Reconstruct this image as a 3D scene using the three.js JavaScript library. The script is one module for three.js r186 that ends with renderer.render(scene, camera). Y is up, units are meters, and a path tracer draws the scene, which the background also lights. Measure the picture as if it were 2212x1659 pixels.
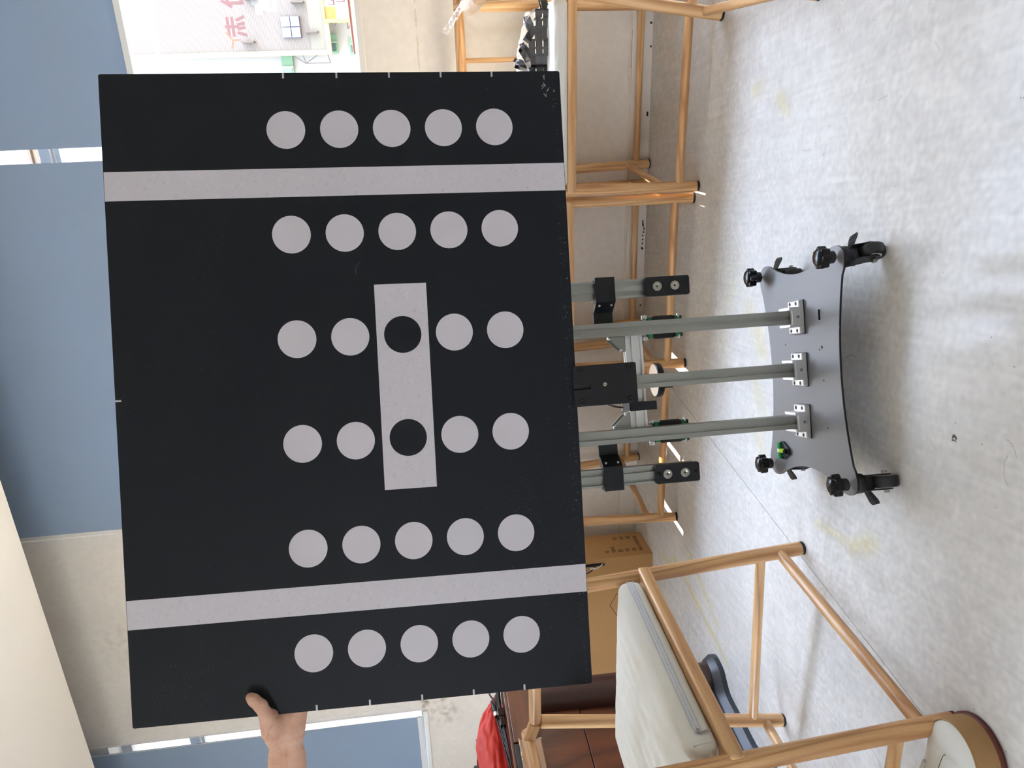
import * as THREE from 'three';
import { RoundedBoxGeometry } from 'three/addons/geometries/RoundedBoxGeometry.js';
import { mergeGeometries, mergeVertices, toCreasedNormals } from 'three/addons/utils/BufferGeometryUtils.js';
import { ImprovedNoise } from 'three/addons/math/ImprovedNoise.js';
import { MarchingCubes } from 'three/addons/objects/MarchingCubes.js';

// ---------------------------------------------------------------- camera, sky, sun, exposure
const D2R = Math.PI / 180, V = (x, y, z) => new THREE.Vector3(x, y, z);
const scene = new THREE.Scene();
const camera = new THREE.PerspectiveCamera(54.441, 2212 / 1659, 0.05, 200);
camera.position.set(0, 0.9, 2.9603);
camera.rotation.order = 'YXZ';                                   // the phone was held upright, so the frame lies on its side
camera.rotation.set(-5.968 * D2R, 22.201 * D2R, -4.304 * D2R - Math.PI / 2);
scene.add(camera);
const renderer = new THREE.WebGLRenderer({ antialias: true });
renderer.toneMapping = THREE.LinearToneMapping;
renderer.toneMappingExposure = 13;
renderer.shadowMap.enabled = true;
renderer.shadowMap.type = THREE.PCFSoftShadowMap;
{
  const w = 256, h = 128, d = new Float32Array(w * h * 4);
  for (let j = 0; j < h; j++) {
    const el = ((j + 0.5) / h - 0.5) * Math.PI, t = Math.max(0, Math.sin(el));
    const k = Math.pow(1 - t, 2.2), low = el < 0;
    const c = low ? [0.72, 0.70, 0.66] : [1.02 + 0.62 * k, 1.26 + 0.42 * k, 1.72 + 0.06 * k];
    for (let i = 0; i < w; i++) { const o = (j * w + i) * 4; d[o] = c[0]; d[o + 1] = c[1]; d[o + 2] = c[2]; d[o + 3] = 1; }
  }
  const sky = new THREE.DataTexture(d, w, h, THREE.RGBAFormat, THREE.FloatType);
  sky.mapping = THREE.EquirectangularReflectionMapping; sky.magFilter = THREE.LinearFilter; sky.needsUpdate = true;
  scene.background = sky;
}
const sun = new THREE.DirectionalLight(0xfff0d8, 2.5);
sun.position.set(-0.1, 9.4, -3.4); sun.target.position.set(0, 0, -0.05);
sun.castShadow = true; sun.shadow.radius = 0.5; sun.shadow.mapSize.set(2048, 2048);
Object.assign(sun.shadow.camera, { left: -5, right: 5, top: 6, bottom: -6, near: 0.5, far: 30 });
scene.add(sun, sun.target);

// ---------------------------------------------------------------- helpers
let seed = 7; const rnd = () => { seed = (seed * 1664525 + 1013904223) >>> 0; return seed / 4294967296; };
const rr = (a, b) => a + (b - a) * rnd();
const noise = new ImprovedNoise(), N = (x, y, z = 0.37) => noise.noise(x, y, z);
const sstep = (a, b, x) => { const t = Math.min(1, Math.max(0, (x - a) / (b - a))); return t * t * (3 - 2 * t); };
const used = {};
const numbered = (n) => { const k = used[n] || 0; used[n] = k + 1; return k ? n + '_' + String(k).padStart(3, '0') : n; };
const shade = (m) => { m.castShadow = true; m.receiveShadow = true; return m; };
function part(name, geo, mat, parent, label) {
  const m = shade(new THREE.Mesh(Array.isArray(geo) ? join(geo) : geo, mat)); m.name = name; parent.add(m);
  if (label) m.userData.label = label; return m;
}
function tag(o, label, category, group) { o.userData.label = label; o.userData.category = category; if (group) o.userData.group = group; return o; }
function thing(name, label, category, pos = [0, 0, 0], turn = 0, group) {
  const o = new THREE.Group(); o.name = numbered(name); o.position.set(...pos); o.rotation.y = turn; scene.add(o); return tag(o, label, category, group);
}
function solo(name, geo, mat, label, category, group) {
  const m = shade(new THREE.Mesh(Array.isArray(geo) ? join(geo) : geo, mat)); m.name = numbered(name); scene.add(m); return tag(m, label, category, group);
}
function struct(name, geo, mat, parent = scene) {
  const m = shade(new THREE.Mesh(Array.isArray(geo) ? join(geo) : geo, mat)); m.name = name; parent.add(m); if (parent === scene) m.userData.kind = 'structure'; return m;
}
function structGroup(name) { const g = new THREE.Group(); g.name = name; g.userData.kind = 'structure'; scene.add(g); return g; }
function join(list) {
  return mergeGeometries(list.map((g) => { const q = g.index ? g.toNonIndexed() : g.clone(); for (const k of Object.keys(q.attributes)) if (!['position', 'normal', 'uv'].includes(k)) q.deleteAttribute(k);
    if (!q.attributes.uv) q.setAttribute('uv', new THREE.Float32BufferAttribute(new Float32Array(q.attributes.position.count * 2), 2)); return q; }), false);
}
// uv in metres on the axis plane that each face looks along; swap turns the grain
function metric(geo, ox = 0, oy = 0, swap = false) {
  const g = geo.index ? geo.toNonIndexed() : geo, p = g.attributes.position, uv = new Float32Array(p.count * 2), a = V(), b = V(), c = V(), n = V();
  for (let i = 0; i < p.count; i += 3) {
    a.fromBufferAttribute(p, i); b.fromBufferAttribute(p, i + 1); c.fromBufferAttribute(p, i + 2);
    n.copy(b).sub(a).cross(c.clone().sub(a)); const x = Math.abs(n.x), y = Math.abs(n.y), z = Math.abs(n.z);
    for (let k = 0; k < 3; k++) {
      const q = k === 0 ? a : k === 1 ? b : c; let u, v;
      if (z >= x && z >= y) { u = q.x; v = q.y; } else if (x >= y) { u = q.z; v = q.y; } else { u = q.x; v = q.z; }
      if (swap) [u, v] = [v, u];
      uv[(i + k) * 2] = u + ox; uv[(i + k) * 2 + 1] = v + oy;
    }
  }
  g.setAttribute('uv', new THREE.BufferAttribute(uv, 2)); return g;
}
function box(cx, cy, cz, w, h, d, r = 0.002, swap = false) {
  const g = r > 0 ? new RoundedBoxGeometry(w, h, d, 2, Math.min(r, w / 2.01, h / 2.01, d / 2.01)) : new THREE.BoxGeometry(w, h, d);
  g.translate(cx, cy, cz); return metric(g, 0, 0, swap);
}
const span = (x0, x1, y0, y1, z0, z1, r = 0, swap = false) => box((x0 + x1) / 2, (y0 + y1) / 2, (z0 + z1) / 2, x1 - x0, y1 - y0, z1 - z0, r, swap);
// round bar from a to b, rounded ends, uv in metres along it
function rod(a, b, r, bev = 0.004, seg = 20, r2 = r) {
  const L = a.distanceTo(b), n = 3, pts = [[0, 0]];
  for (let i = 0; i <= n; i++) { const t = i / n * Math.PI / 2; pts.push([r - bev + bev * Math.sin(t), bev - bev * Math.cos(t)]); }
  for (let i = 0; i <= n; i++) { const t = i / n * Math.PI / 2; pts.push([r2 - bev + bev * Math.cos(t), L - bev + bev * Math.sin(t)]); }
  pts.push([0, L]);
  const g = new THREE.LatheGeometry(pts.map(([x, y]) => new THREE.Vector2(Math.max(x, 1e-5), y)), seg), uv = g.attributes.uv, p = g.attributes.position, off = rnd() * 3;
  for (let i = 0; i < uv.count; i++) { uv.setXY(i, uv.getX(i) * 2 * Math.PI * r, p.getY(i) + off); }
  const q = new THREE.Quaternion().setFromUnitVectors(V(0, 1, 0), b.clone().sub(a).normalize());
  g.applyQuaternion(q); g.translate(a.x, a.y, a.z); return g;
}
function tube(pts, r, seg = 40, rs = 8, closed = false) { return new THREE.TubeGeometry(new THREE.CatmullRomCurve3(pts, closed, 'catmullrom', 0.5), seg, r, rs, closed); }
function disc(r, h, seg = 28, bev = 0.001) {                 // upright rounded disc, base at y = 0
  return new THREE.LatheGeometry([[1e-5, 0], [r - bev, 0], [r, bev], [r, h - bev], [r - bev, h], [1e-5, h]].map(([x, y]) => new THREE.Vector2(x, y)), seg);
}
function extr(shape, depth, bev = 0.001, curve = 10) {
  return new THREE.ExtrudeGeometry(shape, { depth: depth - 2 * bev, bevelEnabled: bev > 0, bevelThickness: bev, bevelSize: bev, bevelOffset: -bev, bevelSegments: 2, curveSegments: curve }).translate(0, 0, bev);
}
function roundRect(w, h, r) {
  const s = new THREE.Shape(), x = -w / 2, y = -h / 2;
  s.moveTo(x + r, y); s.lineTo(x + w - r, y); s.absarc(x + w - r, y + r, r, -Math.PI / 2, 0); s.lineTo(x + w, y + h - r); s.absarc(x + w - r, y + h - r, r, 0, Math.PI / 2);
  s.lineTo(x + r, y + h); s.absarc(x + r, y + h - r, r, Math.PI / 2, Math.PI); s.lineTo(x, y + r); s.absarc(x + r, y + r, r, Math.PI, 1.5 * Math.PI); return s;
}
const T = (g, x, y, z) => g.translate(x, y, z), RX = (g, a) => g.rotateX(a), RY = (g, a) => g.rotateY(a), RZ = (g, a) => g.rotateZ(a);

// ---------------------------------------------------------------- textures (colour, grain, print)
function tex(w, h, fn, srgb = true, rep = true) {
  const d = new Uint8Array(w * h * 4);
  for (let j = 0; j < h; j++) for (let i = 0; i < w; i++) { const c = fn((i + 0.5) / w, (j + 0.5) / h, i, j), o = (j * w + i) * 4; d[o] = Math.max(0, Math.min(255, c[0])); d[o + 1] = Math.max(0, Math.min(255, c[1])); d[o + 2] = Math.max(0, Math.min(255, c[2])); d[o + 3] = 255; }
  const t = new THREE.DataTexture(d, w, h, THREE.RGBAFormat); t.magFilter = THREE.LinearFilter; t.minFilter = THREE.LinearMipmapLinearFilter; t.generateMipmaps = true;
  if (rep) t.wrapS = t.wrapT = THREE.RepeatWrapping; if (srgb) t.colorSpace = THREE.SRGBColorSpace; t.needsUpdate = true; return t;
}
function canvasTex(w, h, draw) { const c = document.createElement('canvas'); c.width = w; c.height = h; draw(c.getContext('2d'), w, h); const t = new THREE.CanvasTexture(c); t.colorSpace = THREE.SRGBColorSpace; return t; }
const wrapN = (u, v, fu, fv, z) => {                        // tiling noise on the unit square
  const a = N(u * fu, v * fv, z), b = N((u - 1) * fu, v * fv, z), c = N(u * fu, (v - 1) * fv, z), d = N((u - 1) * fu, (v - 1) * fv, z);
  return (a * (1 - u) + b * u) * (1 - v) + (c * (1 - u) + d * u) * v;
};
const bake = (fu, fv, z, n = 256) => { const a = new Float32Array(n * n); for (let j = 0; j < n; j++) for (let i = 0; i < n; i++) a[j * n + i] = wrapN((i + 0.5) / n, (j + 0.5) / n, fu, fv, z); return (u, v) => { const x = ((u % 1) + 1) % 1 * n - 0.5, y = ((v % 1) + 1) % 1 * n - 0.5, i = Math.floor(x), j = Math.floor(y), p = x - i, q = y - j, m = n - 1, A = a[(j & m) * n + (i & m)], B = a[(j & m) * n + ((i + 1) & m)], C = a[((j + 1) & m) * n + (i & m)], D = a[((j + 1) & m) * n + ((i + 1) & m)]; return (A * (1 - p) + B * p) * (1 - q) + (C * (1 - p) + D * p) * q; }; };
const bk1 = bake(12, 12, 1.3), bk2 = bake(30, 26, 5.5), bk3 = bake(60, 60, 7.1);
function woodTex(base, dark, k, z0, wav) {
  return tex(256, 1024, (u, v) => {
    const w = wrapN(u, v, 2.2, 1.6, z0) * wav, w2 = wrapN(u, v, 5, 3, z0 + 3) * 0.35;
    let r = Math.abs(((u * k + w * 3 + w2) % 1 + 1) % 1 - 0.5) * 2; r = Math.pow(r, 2.2);
    const fib = wrapN(u, v, 90, 5, z0 + 7) * 0.5 + wrapN(u, v, 40, 9, z0 + 9) * 0.4, pore = wrapN(u, v, 120, 14, z0 + 11) > 0.38 ? 0.25 : 0, big = wrapN(u, v, 2, 2, z0 + 5) * 0.28;
    const t = Math.min(1, Math.max(0, r * 0.62 + fib * 0.42 + pore + big * 0.5 + 0.12));
    return base.map((c, i) => (c + (dark[i] - c) * t) * (1 + big * 0.25));
  });
}
const std = (o) => new THREE.MeshStandardMaterial(o), phys = (o) => new THREE.MeshPhysicalMaterial(o);
const rep = (t, x, y) => { t = t.clone(); t.repeat.set(x, y); t.needsUpdate = true; return t; };
const ash = woodTex([230, 190, 138], [178, 128, 80], 4, 0.3, 0.55), ash2 = woodTex([226, 182, 128], [166, 114, 68], 5, 9.1, 0.9), brownT = woodTex([112, 62, 34], [62, 32, 18], 3, 4.4, 0.8);
const grainB = tex(256, 256, (u, v) => { const n = 128 + 90 * wrapN(u, v, 70, 5, 2.2) + 40 * wrapN(u, v, 30, 3, 1.1); return [n, n, n]; }, false);
const speck = tex(256, 256, (u, v) => { const n = 128 + 80 * wrapN(u, v, 60, 60, 8.3) + 50 * wrapN(u, v, 22, 22, 5.1); return [n, n, n]; }, false);
const weave = tex(128, 128, (u, v) => { const a = Math.sin(u * Math.PI * 64), b = Math.sin(v * Math.PI * 64), n = 128 + 60 * ((a * b > 0) ? a * a : -b * b) + 30 * wrapN(u, v, 9, 9, 2); return [n, n, n]; }, false);
const M = {
  wood: phys({ map: rep(ash, 8, 1.6), bumpMap: rep(grainB, 8, 2), bumpScale: 0.00012, roughness: 0.36, clearcoat: 0.25, clearcoatRoughness: 0.22 }),
  wood2: phys({ map: rep(ash2, 8, 1.6), bumpMap: rep(grainB, 8, 2), bumpScale: 0.00012, roughness: 0.36, clearcoat: 0.25, clearcoatRoughness: 0.22 }),
  brown: phys({ map: rep(brownT, 3, 1.2), roughness: 0.38, clearcoat: 0.3, clearcoatRoughness: 0.25 }),
  darkBrown: phys({ color: 0x3a1f18, roughness: 0.34, clearcoat: 0.3, clearcoatRoughness: 0.3, bumpMap: rep(speck, 6, 6), bumpScale: 0.00015 }),
  lightPanel: phys({ map: rep(woodTex([176, 142, 112], [138, 104, 80], 3, 2.7, 0.6), 2, 1), roughness: 0.3, clearcoat: 0.3, clearcoatRoughness: 0.2 }),
  rubber: std({ color: 0x17181a, roughness: 0.62 }),
  wheel: std({ color: 0x141518, roughness: 0.5, bumpMap: rep(speck, 20, 20), bumpScale: 0.0002 }),
  gloss: phys({ color: 0x07080a, roughness: 0.17, specularIntensity: 0.55 }),
  blackMetal: std({ color: 0x0d1015, roughness: 0.5, metalness: 0.25, bumpMap: rep(speck, 30, 30), bumpScale: 0.00008 }),
  blackSatin: std({ color: 0x15171a, roughness: 0.32, metalness: 0.35 }),
  plate: std({ color: 0x757372, roughness: 0.42, metalness: 0.35, bumpMap: rep(speck, 24, 24), bumpScale: 0.00006 }),
  alu: std({ color: 0x9fa29c, roughness: 0.34, metalness: 0.78, bumpMap: rep(grainB, 1, 30), bumpScale: 0.00002 }),
  aluBright: std({ color: 0xe2e4e4, roughness: 0.28, metalness: 0.7 }),
  chrome: std({ color: 0xdadcdc, roughness: 0.16, metalness: 1 }),
  steel: std({ color: 0xa8a79c, roughness: 0.3, metalness: 0.9 }),
  green: std({ color: 0x0d7d45, roughness: 0.5 }),
  hub: std({ color: 0xb8b4a4, roughness: 0.45 }),
  white: std({ color: 0xe9e7e0, roughness: 0.6 }),
  frame: std({ color: 0xb5b6b6, roughness: 0.45, metalness: 0.3 }),
  greyPlastic: std({ color: 0x34393e, roughness: 0.42, bumpMap: rep(speck, 10, 10), bumpScale: 0.00012 }),
  darkPlastic: std({ color: 0x23272b, roughness: 0.42, bumpMap: rep(speck, 10, 10), bumpScale: 0.0002 }),
  bracket: std({ color: 0x171a1f, roughness: 0.46, bumpMap: rep(speck, 30, 30), bumpScale: 0.0001 }),
  cable: std({ color: 0x101113, roughness: 0.4 }),
  red: phys({ color: 0xde3529, roughness: 0.45, sheen: 0.3, transmission: 0.18, thickness: 0, bumpMap: rep(weave, 8, 8), bumpScale: 0.0003 }),
  film: phys({ color: 0xffffff, roughness: 0.06, transmission: 0.95, thickness: 0, ior: 1.4, bumpMap: rep(speck, 14, 14), bumpScale: 0.0006 }),
  glass: phys({ color: 0xffffff, roughness: 0, transmission: 1, thickness: 0, ior: 1.45 }),
  canvas: std({ color: 0xdfdfd6, roughness: 0.9, bumpMap: rep(weave, 14, 14), bumpScale: 0.0003 }),
  piping: std({ color: 0xd9dce2, roughness: 0.7 }),
  skin: phys({ map: tex(128, 128, (u, v) => { const n = wrapN(u, v, 6, 6, 1.7), m = wrapN(u, v, 30, 30, 4.2); return [226 + n * 16 + m * 10, 180 + n * 26 + m * 14, 154 + n * 28 + m * 14]; }), roughness: 0.48, sheen: 0.15, bumpMap: rep(speck, 16, 16), bumpScale: 0.0002 }),
  blind: phys({ color: 0x9db1c8, roughness: 0.95, transmission: 0.22, thickness: 0, bumpMap: rep(weave, 20, 20), bumpScale: 0.00015, side: THREE.DoubleSide }),
};
// ---------------------------------------------------------------- the room
const floorMap = tex(2048, 2048, (u, v) => {                      // 4 m x 4 m, from x = -3 and z = 0
  const x = u * 4 - 3, z = 4 - v * 4;
  const n1 = bk1(u * 2, v * 2), n2 = bk2(u * 4, v * 5), n3 = bk3(u * 5 + v, v * 5), n4 = bk1(u, v), n5 = bk1(u * 5, v * 5);
  const fib = bk2(u * 16 + v * 3, v * 1.3 - u * 0.4);
  let l = 1 + n1 * 0.025 + n2 * 0.05 + n3 * 0.075 + n4 * 0.02 + fib * 0.045, c = [211 * l, 208 * l, 202 * l];
  let s = 0;                                                      // yellow stains, each where it is in the photograph
  const line = (x0, z0, x1, z1, w, k) => { const dx = x1 - x0, dz = z1 - z0, t = Math.min(1, Math.max(0, ((x - x0) * dx + (z - z0) * dz) / (dx * dx + dz * dz))), d = Math.hypot(x - x0 - t * dx, z - z0 - t * dz) / w; s += k * Math.exp(-d * d) * (0.55 + 0.9 * Math.abs(n5) + 0.6 * n2); };
  line(-1.78, 0.55, -1.82, 1.12, 0.012, 0.55); line(-1.66, 0.72, -1.74, 1.0, 0.014, 0.45); line(-1.86, 0.42, -1.8, 0.62, 0.016, 0.4);
  line(-0.62, 1.02, -0.7, 1.12, 0.035, 0.3); line(-0.86, 1.16, -0.8, 1.1, 0.03, 0.25); line(-0.93, 1.12, -0.99, 1.2, 0.03, 0.25);
  line(-0.04, 0.94, -0.03, 0.97, 0.022, 0.3); line(-0.06, 1.08, -0.08, 1.13, 0.022, 0.3); line(-0.93, 1.72, -0.99, 1.66, 0.02, 0.42); line(-0.99, 1.62, -1.02, 1.5, 0.012, 0.25);
  line(-0.62, 1.5, -0.8, 1.62, 0.05, 0.1); line(-0.5, 0.9, -0.8, 0.86, 0.05, 0.12);
  s = Math.min(0.75, s); c = [c[0] * (1 - 0.03 * s), c[1] * (1 - 0.1 * s), c[2] * (1 - 0.5 * s)];
  if (bk3(u * 4.4 + 0.3, v * 4.4) > 0.62) c = c.map((q) => q * 0.82);
  return c;
});
{                                                                 // hairs, scratches and chips drawn over it
  const d = floorMap.image.data, W = 2048, px = (x, z, k, col) => { const i = Math.round((x + 3) / 4 * W), j = Math.round((4 - z) / 4 * W); if (i < 0 || j < 0 || i >= W || j >= W) return; const o = (j * W + i) * 4; for (let q = 0; q < 3; q++) d[o + q] = d[o + q] * (1 - k) + col[q] * k; };
  for (let n = 0; n < 170; n++) {
    let x = rr(-2.2, 0.7), z = rr(0.3, 2.4), a = rr(0, 6.3); const L = rr(8, 40), cv = rr(-0.09, 0.09), dark = rnd() < 0.75, k = rr(0.05, 0.24);
    for (let i = 0; i < L; i++) { px(x, z, k, dark ? [96, 86, 74] : [232, 230, 224]); x += Math.cos(a) * 0.0016; z += Math.sin(a) * 0.0016; a += cv + rr(-0.05, 0.05); }
  }
  for (let n = 0; n < 500; n++) px(rr(-2.4, 0.9), rr(0.2, 2.6), rr(0.3, 0.8), rnd() < 0.8 ? [84, 76, 66] : [240, 240, 236]);
  for (let n = 0; n < 40; n++) px(-0.605 + rr(-0.006, 0.006), 1.885 + rr(-0.005, 0.005), 0.8, [58, 54, 48]);
  floorMap.needsUpdate = true;
}
const floorBump = tex(1024, 1024, (u, v) => { const n = 128 + 34 * wrapN(u, v, 14, 11, 1.9) + 22 * wrapN(u, v, 46, 34, 4.9) + 16 * wrapN(u, v, 150, 120, 7.7); return [n, n, n]; }, false);
const floorRough = tex(512, 512, (u, v) => { const n = 36 + 16 * wrapN(u, v, 8, 8, 3.1) + 12 * wrapN(u, v, 60, 44, 2.1); return [n, n, n]; }, false);
const floorMat = (ox) => phys({ map: floorMap, roughnessMap: floorRough, roughness: 1, bumpMap: floorBump, bumpScale: 0.0006, ior: 1.45, specularIntensity: 0.22 });
const X0 = -4.2, X1 = 3.4, Z1 = 7.6, CEIL = 2.525, TOPY = 2.95;
{
  const g = structGroup('floor'), m = floorMat(), uvf = (geo) => { const p = geo.attributes.position, uv = geo.attributes.uv; for (let i = 0; i < p.count; i++) uv.setXY(i, (p.getX(i) + 3) / 4, 1 - p.getZ(i) / 4); return geo; };
  // two floor sheets that meet in the thin dark joint beside the front legs of the near chair
  const seam = (z) => -1.088 - 0.042 * z, sheet = (l, r) => { const s = new THREE.Shape(); s.moveTo(l(0), 0); s.lineTo(r(0), 0); s.lineTo(r(Z1), Z1); s.lineTo(l(Z1), Z1); s.closePath();
    const q = new THREE.ExtrudeGeometry(s, { depth: 0.02, bevelEnabled: false }); q.rotateX(Math.PI / 2); return uvf(q); };
  part('floor_sheet', sheet((z) => X0, (z) => seam(z) - 0.0011), m, g); part('floor_sheet', sheet((z) => seam(z) + 0.0011, (z) => X1), m, g);
  part('underlay', span(X0 - 0.2, X1 + 0.2, -0.12, -0.021, -0.24, Z1 + 0.2), std({ color: 0x4a4640, roughness: 0.9 }), g);
}
const wallTex = tex(2048, 1024, (u, v) => {                       // 5.6 m x 2.8 m from x = -4.2, y = 0
  const x = u * 5.6 - 4.2, y = v * 2.8, n = N(u * 30, v * 15, 2.2), n2 = N(u * 260, v * 130, 4.4), n3 = N(u * 8, v * 5, 6.6);
  let l = 1 + n * 0.018 + n2 * 0.02 + n3 * 0.02, c = [234 * l, 228 * l, 218 * l];
  const dirt = (k) => { c = [c[0] * (1 - k * 0.32), c[1] * (1 - k * 0.36), c[2] * (1 - k * 0.42)]; };
  const spot = (a, b, r, k) => { const d = Math.hypot(x - a, (y - b)) / r; if (d < 3) dirt(k * Math.exp(-d * d) * Math.max(0, 0.35 + 1.6 * N(u * 150, v * 90, 9.9) + 0.8 * n2)); };
  spot(-2.86, 0.98, 0.05, 1.1); spot(-2.9, 1.06, 0.03, 1.2); spot(-2.94, 1.07, 0.02, 1); spot(-3.0, 0.97, 0.07, 0.5); spot(-2.35, 2.42, 0.12, 0.16); spot(-2.4, 2.2, 0.12, 0.1);
  const ln = (x0, y0, x1, y1, w, k) => { const dx = x1 - x0, dy = y1 - y0, t = ((x - x0) * dx + (y - y0) * dy) / (dx * dx + dy * dy); if (t < 0 || t > 1) return; const d = Math.abs((x - x0) * dy - (y - y0) * dx) / Math.hypot(dx, dy) + N(x * 40, y * 40, 1) * 0.004; if (Math.abs(d) < w) dirt(k); };
  ln(-0.2, 0.865, 0.6, 0.868, 0.0024, 0.22); ln(-0.9, 0.3, -0.86, 0.34, 0.002, 0.7); ln(-0.62, 0.3, -0.61, 0.335, 0.002, 0.7); ln(-0.43, 0.36, -0.45, 0.35, 0.002, 0.5); ln(-2.47, 2.0, -2.3, 2.28, 0.002, 0.25);
  if (y > 2.2 && x < -0.1 && x > -1) { const k = Math.max(0, N(x * 14, y * 14, 3.3) - 0.05) * 1.4; c = [c[0] * (1 - k * 0.2), c[1] * (1 - k * 0.32), c[2] * (1 - k * 0.5)]; }
  return c;
}, true, true);
const wallBump = tex(512, 512, (u, v) => { const n = 128 + 50 * wrapN(u, v, 20, 20, 1.1) + 40 * wrapN(u, v, 80, 80, 3.1); return [n, n, n]; }, false);
const wallMat = std({ map: wallTex, roughness: 0.85, bumpMap: rep(wallBump, 3, 3), bumpScale: 0.0012 });
const plainWall = std({ color: 0xefeae2, roughness: 0.85, bumpMap: rep(wallBump, 1.5, 1.5), bumpScale: 0.0012 });
const paint = std({ color: 0xefe9de, roughness: 0.8, bumpMap: rep(wallBump, 1.5, 1.5), bumpScale: 0.001 });
const REAR = [[-3.2, -1.6]], SZ0 = 2.5, SZ1 = 4.3;                                       // the far window that lights the room from behind the camera
const WX0 = -1.70, WX1 = 2.5, SILL = 1.075, HEAD = 2.62, LX0 = -3.98, LX1 = -2.971, TH = 0.24;
{
  const wallUV = (g) => { const p = g.attributes.position, uv = g.attributes.uv; for (let i = 0; i < p.count; i++) uv.setXY(i, (p.getX(i) + 4.2) / 5.6, p.getY(i) / 2.8); return g; };
  const s = new THREE.Shape(); s.moveTo(X0 - TH, 0); s.lineTo(X1 + TH, 0); s.lineTo(X1 + TH, TOPY); s.lineTo(X0 - TH, TOPY); s.closePath();
  for (const [a, b] of [[WX0, WX1], [LX0, LX1]]) { const h = new THREE.Path(); h.moveTo(a, SILL); h.lineTo(a, HEAD); h.lineTo(b, HEAD); h.lineTo(b, SILL); h.closePath(); s.holes.push(h); }
  const g = new THREE.ExtrudeGeometry(s, { depth: TH, bevelEnabled: false }); g.translate(0, 0, -TH); struct('wall_back', wallUV(g), wallMat);
  struct('wall_left', [span(X0 - TH, X0, 0, 0.95, 0, Z1), span(X0 - TH, X0, 2.3, TOPY, 0, Z1), span(X0 - TH, X0, 0.95, 2.3, 0, SZ0), span(X0 - TH, X0, 0.95, 2.3, SZ1, Z1)], plainWall);
  struct('wall_right', span(X1, X1 + TH, 0, TOPY, 0, Z1), plainWall);
  const r = new THREE.Shape(); r.moveTo(X0 - TH, 0); r.lineTo(X1 + TH, 0); r.lineTo(X1 + TH, TOPY); r.lineTo(X0 - TH, TOPY); r.closePath();
  for (const [a, b] of REAR) { const h = new THREE.Path(); h.moveTo(a, 0.95); h.lineTo(a, 2.3); h.lineTo(b, 2.3); h.lineTo(b, 0.95); h.closePath(); r.holes.push(h); }
  struct('wall_front', metric(new THREE.ExtrudeGeometry(r, { depth: TH, bevelEnabled: false }).translate(0, 0, Z1)), plainWall);
  const c = structGroup('ceiling');
  part('dropped_ceiling', span(X0, X1, CEIL, CEIL + 0.1, 0.3, Z1), paint, c); part('upper_slab', span(X0 - TH, X1 + TH, TOPY, TOPY + 0.2, -TH, Z1 + TH), paint, c);
  // painted base of the wall with its chipped bead of old paint along the top
  const base = structGroup('baseboard_back'); part('base_strip', span(X0, X1, 0, 0.078, 0, 0.006, 0.001), paint, base);
  const bead = [], m = 140; for (let i = 0; i < m; i++) { const xa = -3.2 + i * 0.032; bead.push(box(xa + 0.016, 0.082 + N(i * 0.31, 3) * 0.006, 0.004, 0.034, 0.009 + N(i * 0.47, 5) * 0.006, 0.007 + N(i * 0.9, 1) * 0.003, 0.002)); }
  part('paint_ridge', bead, std({ color: 0xeae0cc, roughness: 0.8 }), base);
  const chips = []; for (let i = 0; i < 26; i++) { const q = i < 12 ? rr(-0.66, -0.5) : rr(-1.9, 0.3); chips.push(box(q, rr(0.006, 0.014), 0.0062, rr(0.004, 0.018), rr(0.003, 0.009), 0.0012, 0)); }
  part('paint_chip', chips, std({ color: 0x2a2622, roughness: 0.9 }), base); base.children[2].userData.kind = 'stuff';
}
// windows: aluminium frames, panes and their sills
function windowUnit(name, x0, x1, mullions, transom) {
  const g = structGroup(name), z = -0.14, f = 0.05, bars = [span(x0, x0 + f, SILL, HEAD, z - 0.03, z + 0.03, 0.003), span(x1 - f, x1, SILL, HEAD, z - 0.03, z + 0.03, 0.003), span(x0, x1, SILL, SILL + 0.02, z - 0.03, z + 0.03, 0.003), span(x0, x1, HEAD - f, HEAD, z - 0.03, z + 0.03, 0.003)];
  part('window_frame', bars, M.frame, g);
  for (const x of mullions) part('mullion', span(x - 0.022, x + 0.022, SILL, HEAD, z - 0.03, z + 0.028, 0.003), std({ color: 0xd9d3c6, roughness: 0.5 }), g);
  part('transom', [span(x0, x1, 2.245, 2.285, z - 0.03, z + 0.03, 0.003), span(x0, x1, 2.215, 2.232, z - 0.02, z + 0.02, 0.002)], M.frame, g);
  const xs = [x0, ...mullions, x1];
  for (let i = 0; i + 1 < xs.length; i++) { part('pane', span(xs[i], xs[i + 1], SILL, 2.25, z - 0.002, z + 0.002), M.glass, g); part('pane', span(xs[i], xs[i + 1], 2.27, HEAD, z - 0.002, z + 0.002), M.glass, g); }
  part('window_sill', span(x0, x1, SILL - 0.02, SILL + 0.004, -0.1, 0.012, 0.004), M.white, g);
  return g;
}
windowUnit('window_1', WX0, WX1, [-0.268, 1.15], true);
windowUnit('window_2', LX0, LX1, [], true);
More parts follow.
